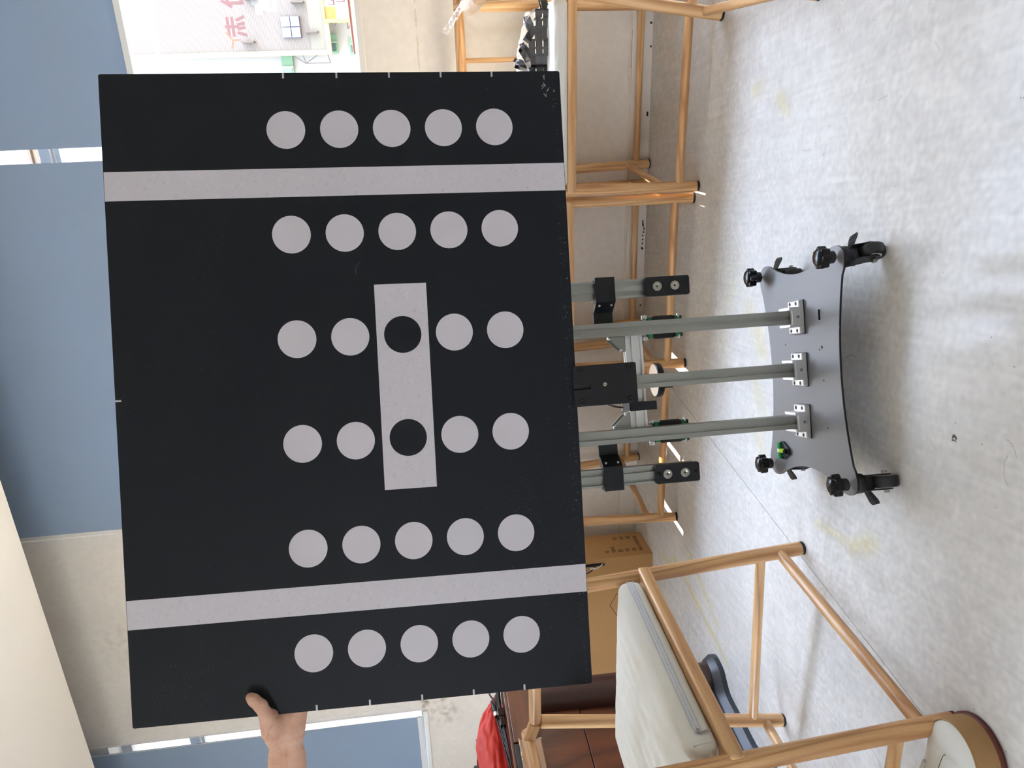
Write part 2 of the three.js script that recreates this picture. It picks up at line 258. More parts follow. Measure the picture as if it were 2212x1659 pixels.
{
  const g = structGroup('window_3');
  for (const [a, b] of REAR) {
    part('window_frame', [span(a, a + 0.05, 0.95, 2.3, Z1 + 0.1, Z1 + 0.15), span(b - 0.05, b, 0.95, 2.3, Z1 + 0.1, Z1 + 0.15), span(a, b, 0.95, 1, Z1 + 0.1, Z1 + 0.15), span(a, b, 2.25, 2.3, Z1 + 0.1, Z1 + 0.15)], M.frame, g);
    part('mullion', span((a + b) / 2 - 0.025, (a + b) / 2 + 0.025, 0.95, 2.3, Z1 + 0.1, Z1 + 0.15), M.frame, g);
    part('window_frame', [span(X0 - 0.15, X0 - 0.1, 0.95, 2.3, SZ0, SZ0 + 0.05), span(X0 - 0.15, X0 - 0.1, 0.95, 2.3, SZ1 - 0.05, SZ1), span(X0 - 0.15, X0 - 0.1, 0.95, 1, SZ0, SZ1), span(X0 - 0.15, X0 - 0.1, 2.25, 2.3, SZ0, SZ1)], M.frame, g); part('pane', span(X0 - 0.124, X0 - 0.12, 0.95, 2.3, SZ0, SZ1), M.glass, g);
    part('pane', span(a, (a + b) / 2, 0.95, 2.3, Z1 + 0.12, Z1 + 0.124), M.glass, g); part('pane', span((a + b) / 2, b, 0.95, 2.3, Z1 + 0.12, Z1 + 0.124), M.glass, g);
  }
}
// roller blinds with their bead chains
function chainGeo(pts, n) { const c = new THREE.CatmullRomCurve3(pts, false, 'catmullrom', 0.4), L = c.getLength(), k = Math.floor(L / 0.0075), list = [new THREE.TubeGeometry(c, 160, 0.0007, 5)]; const b = new THREE.IcosahedronGeometry(0.0021, 0); for (let i = 0; i <= k; i++) { const p = c.getPointAt(i / k); list.push(b.clone().translate(p.x, p.y, p.z)); } return join(list); }
function rollerBlind(label, x0, x1, yb, z, chains) {
  const g = thing('roller_blind', label, 'blind', [(x0 + x1) / 2, 0, z]), w = x1 - x0, top = 2.86;
  part('fabric', span(-w / 2, w / 2, yb + 0.022, top, -0.0006, 0.0006), M.blind, g);
  part('bottom_rail', span(-w / 2, w / 2, yb, yb + 0.024, -0.006, 0.006, 0.004), std({ color: 0xdfe2e4, roughness: 0.5 }), g);
  part('roller_tube', RZ(new THREE.CylinderGeometry(0.024, 0.024, w + 0.02, 24), Math.PI / 2).translate(0, top, 0), M.frame, g);
  for (const pts of chains) part('bead_chain', chainGeo(pts.map((p) => V(p[0] - (x0 + x1) / 2, p[1], p[2] - z))), std({ color: 0xf2efe6, roughness: 0.35 }), g);
}
rollerBlind('blue roller blind half raised beside the open window with the view of signs', -0.172, 2.52, 1.842, 0.035, []);
rollerBlind('wide blue roller blind in the middle, hanging behind the top of the black dotted board', -1.728, -0.219, 1.9, 0.035, [[[-1.742, 2.86, 0.05], [-1.742, 2, 0.045], [-1.744, 1.2, 0.045]], [[-1.757, 2.86, 0.02], [-1.76, 2, 0.012], [-1.762, 1.2, 0.012]]]);
rollerBlind('blue roller blind lowered to the sill behind the hand, its bead chain hanging below', -3.99, -2.976, 1.086, 0.035, [[[-2.965, 2.86, 0.05], [-2.967, 2.2, 0.05], [-2.962, 1.7, 0.05], [-2.957, 1.3, 0.05], [-2.949, 1.12, 0.05], [-2.947, 1.05, 0.045], [-2.925, 0.945, 0.03], [-2.905, 0.925, 0.022], [-2.886, 0.95, 0.016], [-2.892, 1.05, 0.014], [-2.915, 1.25, 0.014], [-2.935, 1.6, 0.014], [-2.948, 2.2, 0.014], [-2.95, 2.86, 0.014]]]);
// outside: street front across the road
const outMat = (c, o = {}) => std({ color: c, roughness: 0.8, ...o });
{
  const b = thing('street_building', 'pale building across the street outside the window, behind the signs', 'building');
  part('wall', span(-16, 18, -5, 8.2, -12, -8.4), outMat(0x77756e), b);
  part('upper_band', span(-16, 18, 5.78, 8, -8.4, -8.33), outMat(0x75695a), b); for (const y of [5.79, 5.95, 6.06]) part('beam', span(-16, 18, y, y + 0.035, -8.33, -8.26), outMat(0x4a3c30), b);
  const win = (x0, x1, y0, y1) => { const w = part('window', span(x0, x1, y0, y1, -8.4, -8.36), outMat(0x4f6b52), b); part('pane', span(x0 + 0.03, x0 + (x1 - x0) * 0.55, y0 + 0.02, y1 - 0.02, -8.36, -8.35), outMat(0x2c423e, { roughness: 0.2 }), w); part('frame_bar', span(x0 + (x1 - x0) * 0.55, x0 + (x1 - x0) * 0.62, y0, y1, -8.36, -8.34), outMat(0x6a705f), w); };
  win(0.02, 0.44, 2.47, 2.62); win(0.42, 0.66, 1.85, 1.98); win(0.4, 0.62, 1.62, 1.69); win(-0.6, -0.1, 2.5, 2.9); win(-2.2, -1.2, 1.2, 2.2);
  solo('building_wing', span(-7, -2.9, -5, 7, -4.2, -0.98), outMat(0xa39b90), 'grey building wing outside that shades the lowered blind at the left', 'building');
  struct('ground_outside', span(-30, 30, -5.2, -5, -40, -0.6), outMat(0xb9b3a8));
}
const glyph = (c, strokes, x, y, s, lw, col) => { c.strokeStyle = col; c.lineWidth = lw; c.lineCap = 'square'; for (const st of strokes) { c.beginPath(); st.forEach(([a, b], i) => i ? c.lineTo(x + a * s, y + b * s) : c.moveTo(x + a * s, y + b * s)); c.stroke(); } };
const G1 = [[[0.5, 0], [0.5, 0.1]], [[0.08, 0.26], [0.08, 0.14], [0.92, 0.14], [0.92, 0.26]], [[0.28, 0.32], [0.72, 0.32], [0.72, 0.52], [0.28, 0.52], [0.28, 0.32]], [[0.2, 0.64], [0.8, 0.64], [0.8, 0.96], [0.2, 0.96], [0.2, 0.64]]];
const G2 = [[[0.3, 0], [0.06, 0.4]], [[0.2, 0.26], [0.2, 1]], [[0.66, 0.02], [0.7, 0.14]], [[0.36, 0.24], [0.98, 0.24]], [[0.6, 0.26], [0.58, 0.6], [0.34, 0.98]], [[0.6, 0.48], [0.9, 0.48], [0.84, 0.92], [0.7, 0.94]]];
const G3 = [[[0.1, 0.1], [0.9, 0.1]], [[0.5, 0], [0.5, 0.6]], [[0.1, 0.35], [0.9, 0.35]], [[0.2, 0.6], [0.1, 0.95]], [[0.4, 0.65], [0.45, 0.9]], [[0.6, 0.65], [0.65, 0.9]], [[0.82, 0.6], [0.95, 0.92]]];
{
  const bt = canvasTex(1024, 1024, (c, w, h) => {                 // 3 m x 3 m face
    c.fillStyle = '#f3ece2'; c.fillRect(0, 0, w, h); c.fillStyle = '#bfa494'; for (let y = 0; y < h; y += 6.4) c.fillRect(0, y, w, 2.4);
    c.fillStyle = '#fbf6e0'; c.fillRect(0, 960, w, 64);
    for (let i = 0; i < 8; i++) glyph(c, [G3, G2, G1][i % 3], 60 + i * 118, 600, 84, 13, '#c0706a');
    glyph(c, [[[0, 0.4], [0.5, 0.5], [1, 0.1]], [[0.5, 0.5], [0.5, 1]]], 18, 590, 60, 8, '#e0a060');
    for (let i = 0; i < 6; i++) glyph(c, [G1, G3, G2][i % 3], 150 + i * 130, 730, 92, 20, '#ffffff');
    for (let i = 0; i < 12; i++) { c.fillStyle = '#fff7dc'; c.fillRect(20 + (i * 137) % 900, 700 + (i * 61) % 240, 40, 6); }
  });
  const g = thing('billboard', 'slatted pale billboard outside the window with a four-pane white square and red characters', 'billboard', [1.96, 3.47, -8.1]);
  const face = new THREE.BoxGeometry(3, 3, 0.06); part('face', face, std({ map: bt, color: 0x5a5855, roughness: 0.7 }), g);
  part('border', [span(-1.56, -1.5, -1.56, 1.56, -0.05, 0.06), span(-1.5, 1.5, -1.56, -1.5, -0.05, 0.06)], outMat(0x8a7f52), g);
  for (const [i, j] of [[0, 0], [1, 0], [0, 1], [1, 1]]) part('pane_square', span(-1.345 + i * 0.128, -1.345 + i * 0.128 + 0.115, -1.19 + j * 0.118, -1.19 + j * 0.118 + 0.105, 0.03, 0.1), outMat(0x7d7d7d), g);
  part('square_backing', span(-1.35, -1.095, -1.195, -0.96, 0.03, 0.07), outMat(0x2b3850), g);
  for (const [x, y] of [[-0.95, -1.28], [-1.3, -1.42], [-0.9, -0.7], [-1.4, -0.6]]) part('lamp_arm', span(x, x + 0.02, y, y + 0.16, 0.03, 0.2), outMat(0x443c35), g);
  const t = thing('sign_bracket', 'thin steel rod bracket sticking out beside the slatted billboard outside', 'bracket'), q = (x, y) => V(x, y, -8.05);
  for (const [a, b] of [[q(0.44, 2.47), q(0.3, 2.26)], [q(0.3, 2.26), q(0.3, 1.94)], [q(0.3, 1.94), q(0.46, 1.98)], [q(0.3, 2.26), q(0.46, 2.0)], [q(0.3, 2.26), q(0.46, 2.3)]]) part('bar', rod(a, b, 0.006, 0.001, 6), outMat(0x332e28), t);
  const st = canvasTex(512, 128, (c, w, h) => { c.fillStyle = '#fffdf4'; c.fillRect(0, 0, w, h); c.fillStyle = '#f0c93c'; c.fillRect(0, 0, 40, 60); for (let i = 0; i < 4; i++) { glyph(c, [G1, G2, G3, G1][i], 50 + i * 110, 26, 82, 22, '#8c3a44'); glyph(c, [G1, G2, G3, G1][i], 47 + i * 110, 23, 82, 11, '#ffffff'); } });
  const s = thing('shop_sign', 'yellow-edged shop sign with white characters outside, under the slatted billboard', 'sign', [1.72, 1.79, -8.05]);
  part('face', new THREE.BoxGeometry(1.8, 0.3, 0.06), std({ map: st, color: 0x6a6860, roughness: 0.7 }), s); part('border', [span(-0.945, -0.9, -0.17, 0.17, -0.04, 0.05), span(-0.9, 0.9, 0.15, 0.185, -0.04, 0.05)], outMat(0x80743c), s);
  for (const y of [0.08, -0.12]) part('lamp_arm', [rod(V(-0.945, y, 0), V(-1.02, y, 0), 0.008, 0.001, 6), rod(V(-1.02, y, 0), V(-0.945, y - 0.06, 0), 0.008, 0.001, 6)], outMat(0x3a332d), s);
  const p = thing('railing', 'thin red-brown rail outside, just above the window sill', 'railing'); part('bar', rod(V(0.122, 1.119, -0.42), V(1.6, 1.15, -0.42), 0.005, 0.001, 8), outMat(0x5a2a20), p); part('post', rod(V(1.5, 0.6, -0.42), V(1.5, 1.148, -0.42), 0.006, 0.001, 8), outMat(0x5a2a20), p);
}
// ---------------------------------------------------------------- the black board with its white dots
const BOARD = new THREE.Group(); BOARD.name = numbered('calibration_board'); BOARD.rotation.order = 'YXZ'; BOARD.position.set(-0.541, 0.9545, 1.6036); BOARD.rotation.set(0.0073, 0.3864, -0.0214); scene.add(BOARD);
tag(BOARD, 'large matt black board with rows of white dots, two white stripes and a white bar', 'board');
{
  const bt = canvasTex(2048, 1462, (c, w, h) => {
    c.fillStyle = '#12171e'; c.fillRect(0, 0, w, h);
    for (let i = 0; i < 26000; i++) { const a = rnd() * 0.09; c.fillStyle = rnd() < 0.5 ? `rgba(92,102,112,${a})` : `rgba(8,12,18,${a * 2})`; c.fillRect(rnd() * w, rnd() * h, rr(1, 5), rr(1, 4)); }
    const dust = (x, y, rx, ry, n, a) => { for (let i = 0; i < n; i++) { const q = rnd() * 6.3, r = Math.sqrt(rnd()); c.fillStyle = `rgba(${150 + rnd() * 60 | 0},${148 + rnd() * 50 | 0},${135 + rnd() * 40 | 0},${rr(0.1, a)})`; const s = rr(0.8, 2.4); c.fillRect(x + Math.cos(q) * r * rx, y + Math.sin(q) * r * ry, s, s * rr(0.6, 1.6)); } };
    dust(w / 2, h / 2, w * 0.72, h * 0.72, 1300, 0.4); dust(w * 0.12, h * 0.25, 150, 200, 260, 0.35); dust(w * 0.05, h * 0.1, 90, 90, 150, 0.4); dust(w * 0.5, h * 0.12, 260, 130, 240, 0.3); dust(w * 0.25, h * 0.9, 420, 110, 320, 0.6); dust(w * 0.7, h * 0.2, 130, 60, 120, 0.4); dust(w * 0.28, h * 0.86, 130, 60, 200, 0.4); dust(w * 0.5, h * 0.985, w * 0.5, 14, 380, 0.9);
    c.strokeStyle = 'rgba(205,195,178,0.9)'; c.lineWidth = 2; for (const [x, y] of [[0.975, 0.957], [0.962, 0.963], [0.968, 0.985], [0.99, 0.965], [0.97, 0.972], [0.978, 0.966]]) { c.beginPath(); c.moveTo(x * w, y * h); for (let i = 0; i < 4; i++) c.lineTo(x * w + rr(-8, 8), y * h + rr(-7, 7)); c.stroke(); }
    c.lineWidth = 1.3; c.strokeStyle = 'rgba(170,176,184,0.55)'; c.beginPath(); c.moveTo(w * 0.68, h * 0.52); c.quadraticCurveTo(w * 0.69, h * 0.515, w * 0.7, h * 0.53); c.stroke();
    for (const [x, y] of [[0.72, 0.993], [0.66, 0.99], [0.6, 0.985], [0.2, 0.97], [0.83, 0.99]]) { c.strokeStyle = 'rgba(215,210,198,0.85)'; c.beginPath(); c.moveTo(x * w, y * h); c.lineTo(x * w + rr(-12, 12), y * h + rr(-8, 8)); c.stroke(); }
    c.globalAlpha = 0.2; c.fillStyle = '#6a5a34'; for (let i = 0; i < 70; i++) { const x = w * rr(0.03, 0.32), y = h * rr(0.0, 0.5); c.fillRect(x, y, rr(1, 6), rr(1, 5)); } c.globalAlpha = 1;
  });
  const s = roundRect(1.219, 0.871, 0.004), g = new THREE.ExtrudeGeometry(s, { depth: 0.0044, bevelEnabled: true, bevelThickness: 0.0003, bevelSize: 0.0003, bevelOffset: -0.0003, bevelSegments: 1, curveSegments: 4 }), p = g.attributes.position, uv = g.attributes.uv;
  for (let i = 0; i < p.count; i++) uv.setXY(i, p.getX(i) / 1.219 + 0.5, p.getY(i) / 0.871 + 0.5);
  part('panel', g.translate(0, 0.0998, -0.0048), phys({ map: bt, roughness: 0.55, bumpMap: rep(speck, 60, 44), bumpScale: 0.00005, specularIntensity: 0.5 }), BOARD);
  const pt = canvasTex(256, 256, (c, w, h) => { c.fillStyle = '#cdc9cf'; c.fillRect(0, 0, w, h); for (let i = 0; i < 500; i++) { c.fillStyle = rnd() < 0.5 ? 'rgba(255,255,255,0.08)' : 'rgba(120,116,122,0.07)'; c.fillRect(rnd() * w, rnd() * h, rr(1, 9), rr(1, 9)); } });
  const vinyl = std({ map: rep(pt, 6, 6), roughness: 0.55 }); vinyl.map.wrapS = vinyl.map.wrapT = THREE.RepeatWrapping;
  const flat = (w, h) => metric(new THREE.BoxGeometry(w, h, 0.0004)), dot = RX(new THREE.CylinderGeometry(0.036, 0.036, 0.0004, 72), Math.PI / 2);
  const put = (n, geo, x, y, mat = vinyl, l) => { const m = part(n, geo, mat, BOARD, l); m.position.set(x, y, 0.0002); return m; };
  // the bar has two round holes through which the black panel shows
  const bs = new THREE.Shape(); bs.moveTo(-0.1985, -0.05); bs.lineTo(0.1985, -0.05); bs.lineTo(0.1985, 0.05); bs.lineTo(-0.1985, 0.05); bs.closePath();
  for (const x of [-0.1, 0.1]) { const h = new THREE.Path(); h.absarc(x, 0, 0.0358, 0, Math.PI * 2, true); bs.holes.push(h); }
  put('bar', new THREE.ExtrudeGeometry(bs, { depth: 0.0004, bevelEnabled: false, curveSegments: 40 }).translate(0, 0, -0.0002), 0, 0, vinyl, 'white bar with two round black holes');
  for (const x of [-0.3992, 0.3992]) put('stripe', flat(0.0545, 0.869), x, 0.0998);
  for (let i = 0; i < 6; i++) for (let j = 0; j < 5; j++) { if (j === 2 && (i === 2 || i === 3)) continue; put('dot', dot, -0.5 + i * 0.2, 0.2 - j * 0.1); }
  for (let j = 0; j < 5; j++) for (const s of [-1, 1]) put('tick_mark', flat(0.0105, 0.0034), s * 0.604, 0.2 - j * 0.1);
  put('tick_mark', flat(0.0034, 0.0105), 0, 0.5297);
}
// ---------------------------------------------------------------- wheeled target stand
{
  const t = thing('target_stand', 'wheeled target stand with grey base plate and three aluminium posts behind the dotted board', 'stand', [-0.611, 0, 1.514], 20.5 * D2R);
  const s = new THREE.Shape(), hx = 0.236, hz = 0.17, r = 0.024;     // base plate with four hollowed sides and a slot
  s.moveTo(-hx, -hz - r * 0.75); s.quadraticCurveTo(-0.205, -hz - r * 0.9, -0.19, -hz - r * 0.45); s.quadraticCurveTo(0, -0.121, 0.19, -hz - r * 0.45); s.quadraticCurveTo(0.21, -hz - r * 0.9, hx, -hz - r * 0.6);
  s.quadraticCurveTo(0.258, -0.165, 0.246, -0.132); s.quadraticCurveTo(0.182, 0, 0.246, 0.132); s.quadraticCurveTo(0.258, 0.165, hx, hz + r * 0.6);
  s.quadraticCurveTo(0.21, hz + r * 0.9, 0.19, hz + r * 0.2); s.quadraticCurveTo(0, 0.124, -0.19, hz + r * 0.2); s.quadraticCurveTo(-0.21, hz + r * 0.9, -hx, hz + r * 0.6);
  s.quadraticCurveTo(-0.258, 0.165, -0.246, 0.132); s.quadraticCurveTo(-0.182, 0, -0.246, -0.132); s.quadraticCurveTo(-0.26, -0.165, -hx, -hz - r * 0.75);
  const sl = new THREE.Path(); sl.moveTo(0.107, 0.077); sl.lineTo(0.129, 0.077); sl.lineTo(0.129, 0.09); sl.lineTo(0.107, 0.09); sl.closePath(); s.holes.push(sl);
  const pg = extr(s, 0.0042, 0.0003, 24); RX(pg, Math.PI / 2).translate(0, 0.0893, 0); const pm = part('base_plate', metric(pg), M.blackMetal, t);
  const ps = extr(s, 0.0009, 0.0003, 24); part('grey_coat', metric(RX(ps, Math.PI / 2).translate(0, 0.09, 0)), M.plate, pm, 'grey upper face of the plate');
  const chip = []; for (const [x, z] of [[0.06, -0.075], [0.045, 0.075], [-0.085, -0.03], [0.01, 0.02], [-0.12, 0.09], [-0.08, 0.005], [0.015, 0.005], [-0.02, 0.085]]) chip.push(T(new THREE.CylinderGeometry(0.0018, 0.0022, 0.0006, 6), x, 0.0903, z)); part('scuff', chip, M.rubber, pm).userData.kind = 'stuff';
  part('screw_hole', [T(new THREE.CylinderGeometry(0.003, 0.003, 0.0008, 14), 0.05, 0.0902, 0.085)], M.rubber, pm);
  // extrusion profiles
  const prof = (w, d, slots) => { const p = new THREE.Shape(), a = w / 2, b = d / 2, q = 0.0044, k = 0.006, e = []; // outline with a groove at each slot
    const side = (n, L, f) => { const c = n === 1 ? [0] : [-L / 2, L / 2]; for (const x of c) e.push(f(x - q, 0), f(x - q, k), f(x + q, k), f(x + q, 0)); };
    e.push([-a, -b]); side(slots, 0.02, (x, y) => [x, -b + y]); e.push([a, -b]); side(1, 0, (x, y) => [a - y, x]); e.push([a, b]); side(slots, 0.02, (x, y) => [-x, b - y]); e.push([-a, b]); side(1, 0, (x, y) => [-a + y, -x]);
    e.forEach(([x, y], i) => i ? p.lineTo(x, y) : p.moveTo(x, y)); p.closePath(); return p; };
  const upright = (p, y0, y1, x, z) => metric(RX(extr(p, y1 - y0, 0.0004, 2), -Math.PI / 2).translate(x, y0, z));
  const P30 = prof(0.029, 0.029, 1), P40 = prof(0.0385, 0.02, 2);
  const px = [0.1185, 0.0035, -0.1105];
  px.forEach((x, i) => {
    part('post', upright(P30, 0.1, i === 1 ? 0.9 : 1.28, x, -0.004), M.alu, t);
    const b = part('post_bracket', [box(x, 0.0965, -0.004, 0.0735, 0.0125, 0.05, 0.003), box(x, 0.108, 0.0165, 0.0445, 0.021, 0.0095, 0.0015), box(x, 0.108, -0.0245, 0.0445, 0.021, 0.0095, 0.0015), box(x - 0.0185, 0.111, -0.004, 0.0075, 0.027, 0.05, 0.0015), box(x + 0.0185, 0.111, -0.004, 0.0075, 0.027, 0.05, 0.0015)], M.aluBright, t);
    part('pad', box(x, 0.0905, -0.004, 0.075, 0.002, 0.0515, 0.0005), M.rubber, b);
    for (const dx of [-0.0295, 0.0295]) for (const dz of [-0.018, 0.009]) part('bolt', [T(disc(0.0043, 0.0012, 16, 0.0003), x + dx, 0.1022, dz), T(new THREE.CylinderGeometry(0.0022, 0.0022, 0.0004, 6), x + dx, 0.1036, dz)], M.blackSatin, b);
    part('set_screw', T(RX(disc(0.0035, 0.0016, 14, 0.0004), Math.PI / 2), x, 0.1055, 0.0205), M.steel, b);
    // carriage on the rear rail
    if (i !== 1) {
      const c = part('carriage', [box(x, 0.392, -0.026, 0.047, 0.05, 0.018, 0.002), box(x, 0.392, -0.0265, 0.05, 0.044, 0.009, 0.001)], M.blackSatin, t);
      for (const y of [0.361, 0.423]) part('end_seal', box(x, y, -0.026, 0.045, 0.011, 0.016, 0.0015), M.green, c); for (const y of [0.3535, 0.4305]) part('end_plate', box(x, y, -0.026, 0.046, 0.004, 0.017, 0.001), M.rubber, c);
      for (const d of [-1, 1]) for (const y of [0.359, 0.432, 0.438]) part('grease_nipple', RZ(disc(0.0036, 0.009, 12, 0.001), -d * Math.PI / 2).translate(x + d * 0.0185, y, -0.02), M.chrome, c);
      part('rail', span(x - 0.007, x + 0.007, 0.13, 0.85, -0.026, -0.0185, 0.001), M.steel, t);
    }
  });
  // cross beam between the outer posts with its gussets
  const cb = part('cross_beam', metric(RZ(RX(extr(P40, 0.2, 0.0004, 2), 0), 0).rotateZ(Math.PI / 2).rotateY(Math.PI / 2).translate(-0.096, 0.4615, -0.03)), M.aluBright, t);
  for (const d of [-1, 1]) {
    const x = d > 0 ? 0.104 : -0.096, g = new THREE.Shape(); g.moveTo(0, 0); g.lineTo(0, 0.036); g.lineTo(-d * 0.004, 0.036); g.lineTo(-d * 0.034, 0.006); g.lineTo(-d * 0.034, 0); g.closePath();
    const q = part('gusset', [metric(extr(g, 0.017, 0.0006, 2).translate(x, 0.481, -0.038)), rod(V(x - d * 0.006, 0.519, -0.03), V(x - d * 0.031, 0.4935, -0.03), 0.0024, 0.0005, 8)], M.alu, t);
    part('cap_screw', [RZ(disc(0.004, 0.006, 12, 0.001), d * Math.PI / 2).translate(x - d * 0.001, 0.514, -0.024), T(disc(0.004, 0.006, 12, 0.001), x - d * 0.029, 0.487, -0.024)], M.chrome, q);
  }
  // hand wheel lying behind the middle post
  const hw = part('hand_wheel', [T(new THREE.LatheGeometry([[0.027, 0], [0.037, 0.001], [0.0385, 0.004], [0.0385, 0.013], [0.0365, 0.0155], [0.028, 0.0155], [0.027, 0.013]].map(([a, b]) => new THREE.Vector2(a, b)), 40), 0.002, 0.394, -0.062), T(disc(0.0285, 0.004, 32), 0.002, 0.402, -0.062), T(disc(0.007, 0.03, 16), 0.002, 0.402, -0.062)], M.blackSatin, t);
  part('wheel_face', [T(new THREE.RingGeometry(0.013, 0.036, 40).rotateX(-Math.PI / 2), 0.002, 0.4101, -0.062)], M.chrome, hw); part('crank_pin', rod(V(-0.012, 0.394, -0.045), V(-0.012, 0.373, -0.045), 0.0045, 0.001, 12), M.rubber, hw);
  part('lead_screw', rod(V(0.002, 0.13, -0.062), V(0.002, 0.86, -0.062), 0.006, 0.001, 14), M.steel, t);
  // side arms with magnet plates and clamps
  for (const d of [-1, 1]) {
    const x = d > 0 ? 0.2035 : -0.1965, dy = d > 0 ? 0 : 0.004;
    part('side_arm', upright(P40, 0.35 + dy, 0.92, x - (d > 0 ? 0 : 0.0), 0), M.alu, t);
    const mp = part('magnet_plate', metric(extr(roundRect(0.041, 0.097, 0.005), 0.012, 0.0012, 6).translate(x, 0.3925 + dy, 0.012)), M.blackMetal, t);
    part('spacer', box(x, 0.3925 + dy, 0.0105, 0.038, 0.09, 0.004, 0.001), M.blackSatin, mp);
    for (const y of [-0.016, 0.0225]) part('magnet', [RX(new THREE.LatheGeometry([[0.0008, 0], [0.0095, 0], [0.0098, 0.0016], [0.0088, 0.0024], [0.0062, 0.0016], [0.0042, 0.0016], [0.0038, 0.0006], [0.0008, 0.0002]].map(([a, b]) => new THREE.Vector2(a, b)), 32), Math.PI / 2).translate(x, 0.3925 + dy + y, 0.0236)], M.steel, mp);
    for (const y of [-0.041, 0.041]) part('screw', RX(new THREE.LatheGeometry([[0.0016, 0.0004], [0.0022, 0.0022], [0.0042, 0.0022], [0.005, 0]].map(([a, b]) => new THREE.Vector2(a, b)), 20), Math.PI / 2).translate(x, 0.3925 + dy + y, 0.0238), M.blackSatin, mp);
    for (const y of [-0.003, 0.009]) for (const q of [-1, 1]) part('hole', RX(new THREE.CylinderGeometry(0.0019, 0.0019, 0.0006, 10), Math.PI / 2).translate(x + q * 0.0105, 0.3925 + dy + y, 0.0241), M.rubber, mp);
    // clamp: cap round the arm, slanted web, plate that runs behind the post
    const cy = 0.527 + dy * 2.2, k = (a, b, z0, z1) => box(x + (a + b) / 2 * d, cy, (z0 + z1) / 2, Math.abs(b - a), 0.042, z1 - z0, 0.001);
    const web = new THREE.Shape(); web.moveTo(x - d * 0.026, 0.022); web.lineTo(x - d * 0.026, 0.01); web.lineTo(x - d * 0.047, -0.02); web.lineTo(x - d * 0.047, -0.012); web.closePath();
    const cl = part('clamp', [k(-0.0262, 0.026, 0.012, 0.023), k(0.0215, 0.026, -0.012, 0.02), k(-0.0262, -0.0215, -0.012, 0.02), metric(RX(extr(web, 0.042, 0.0006, 2), Math.PI / 2).translate(0, cy + 0.021, 0)), box(x - d * 0.066, cy, -0.0165, 0.046, 0.042, 0.006, 0.001)], M.blackMetal, t);
    part('clamp_screw', [RZ(disc(0.0032, 0.004, 12, 0.001), -d * Math.PI / 2).translate(x + d * 0.026, cy + 0.014, 0.002), T(disc(0.0035, 0.004, 12, 0.001), x + d * 0.018, cy + 0.021, 0.003), RX(disc(0.0026, 0.003, 12, 0.0008), Math.PI / 2).translate(x - d * 0.033, cy + 0.013, 0.0125), RX(disc(0.0026, 0.003, 12, 0.0008), Math.PI / 2).translate(x - d * 0.033, cy - 0.013, 0.0125)], M.steel, cl);
  }
  // centre plate on its block in front of the middle post, with a notch at the top edge
  const cs = roundRect(0.081, 0.128, 0.0045); const notch = new THREE.Path(); notch.moveTo(-0.008, 0.0645); notch.lineTo(-0.008, 0.02); notch.lineTo(0.002, 0.02); notch.lineTo(0.002, 0.0645);
  { const c2 = new THREE.Shape(), w = 0.0405, h = 0.064, q = 0.0045; c2.moveTo(-w + q, -h); c2.lineTo(w - q, -h); c2.absarc(w - q, -h + q, q, -Math.PI / 2, 0); c2.lineTo(w, h - q); c2.absarc(w - q, h - q, q, 0, Math.PI / 2); c2.lineTo(0.002, h); c2.lineTo(0.002, 0.03); c2.lineTo(-0.007, 0.03); c2.lineTo(-0.007, h); c2.lineTo(-w + q, h); c2.absarc(-w + q, h - q, q, Math.PI / 2, Math.PI); c2.lineTo(-w, -h + q); c2.absarc(-w + q, -h + q, q, Math.PI, 1.5 * Math.PI);
    const cp = part('centre_plate', metric(extr(c2, 0.005, 0.0006, 6).translate(0.008, 0.5625, 0.1135)), M.blackMetal, t);
    part('plate_block', [box(0.006, 0.548, 0.062, 0.05, 0.09, 0.092, 0.002)], M.blackSatin, cp); part('slot_floor', box(0.0055, 0.607, 0.111, 0.012, 0.036, 0.003, 0.0005), M.rubber, cp);
    for (const [a, b] of [[-1, -1], [1, -1], [-1, 1], [1, 1]]) part('screw', RX(new THREE.LatheGeometry([[0.0018, 0.0002], [0.0024, 0.0018], [0.0044, 0.0024], [0.0056, 0.0016], [0.006, 0]].map(([q, y]) => new THREE.Vector2(q, y)), 20), Math.PI / 2).translate(0.008 + a * 0.0315, 0.5625 + b * 0.049, 0.1183), M.blackSatin, cp);
    part('centre_pin', RX(new THREE.LatheGeometry([[0.0008, 0.0002], [0.0022, 0.0014], [0.0036, 0.0014], [0.0042, 0]].map(([q, y]) => new THREE.Vector2(q, y)), 20), Math.PI / 2).translate(0.0085, 0.5635, 0.1183), M.steel, cp); }
  // sensor bar, its clear box and the red-black wire
  const se = part('sensor_bar', metric(extr(roundRect(0.0185, 0.058, 0.002), 0.012, 0.001, 4).translate(-0.0475, 0.4615, 0.012)), M.blackMetal, t);
  part('terminal_box', box(-0.0475, 0.4995, 0.017, 0.017, 0.0165, 0.011, 0.002), phys({ color: 0x9a9a9a, roughness: 0.2, transmission: 0.3, thickness: 0 }), se);
  part('wire', [tube([V(-0.046, 0.505, 0.02), V(-0.0455, 0.515, 0.022), V(-0.041, 0.53, 0.03), V(-0.036, 0.545, 0.06)], 0.0013, 24, 6)], std({ color: 0x8c1420, roughness: 0.5 }), se); part('wire', [tube([V(-0.0475, 0.505, 0.022), V(-0.0468, 0.515, 0.024), V(-0.0425, 0.53, 0.032), V(-0.0372, 0.545, 0.06)], 0.0013, 24, 6)], M.cable, se);
  part('sensor_arm', span(-0.056, -0.04, 0.448, 0.466, -0.03, 0.013, 0.001), M.blackSatin, se);
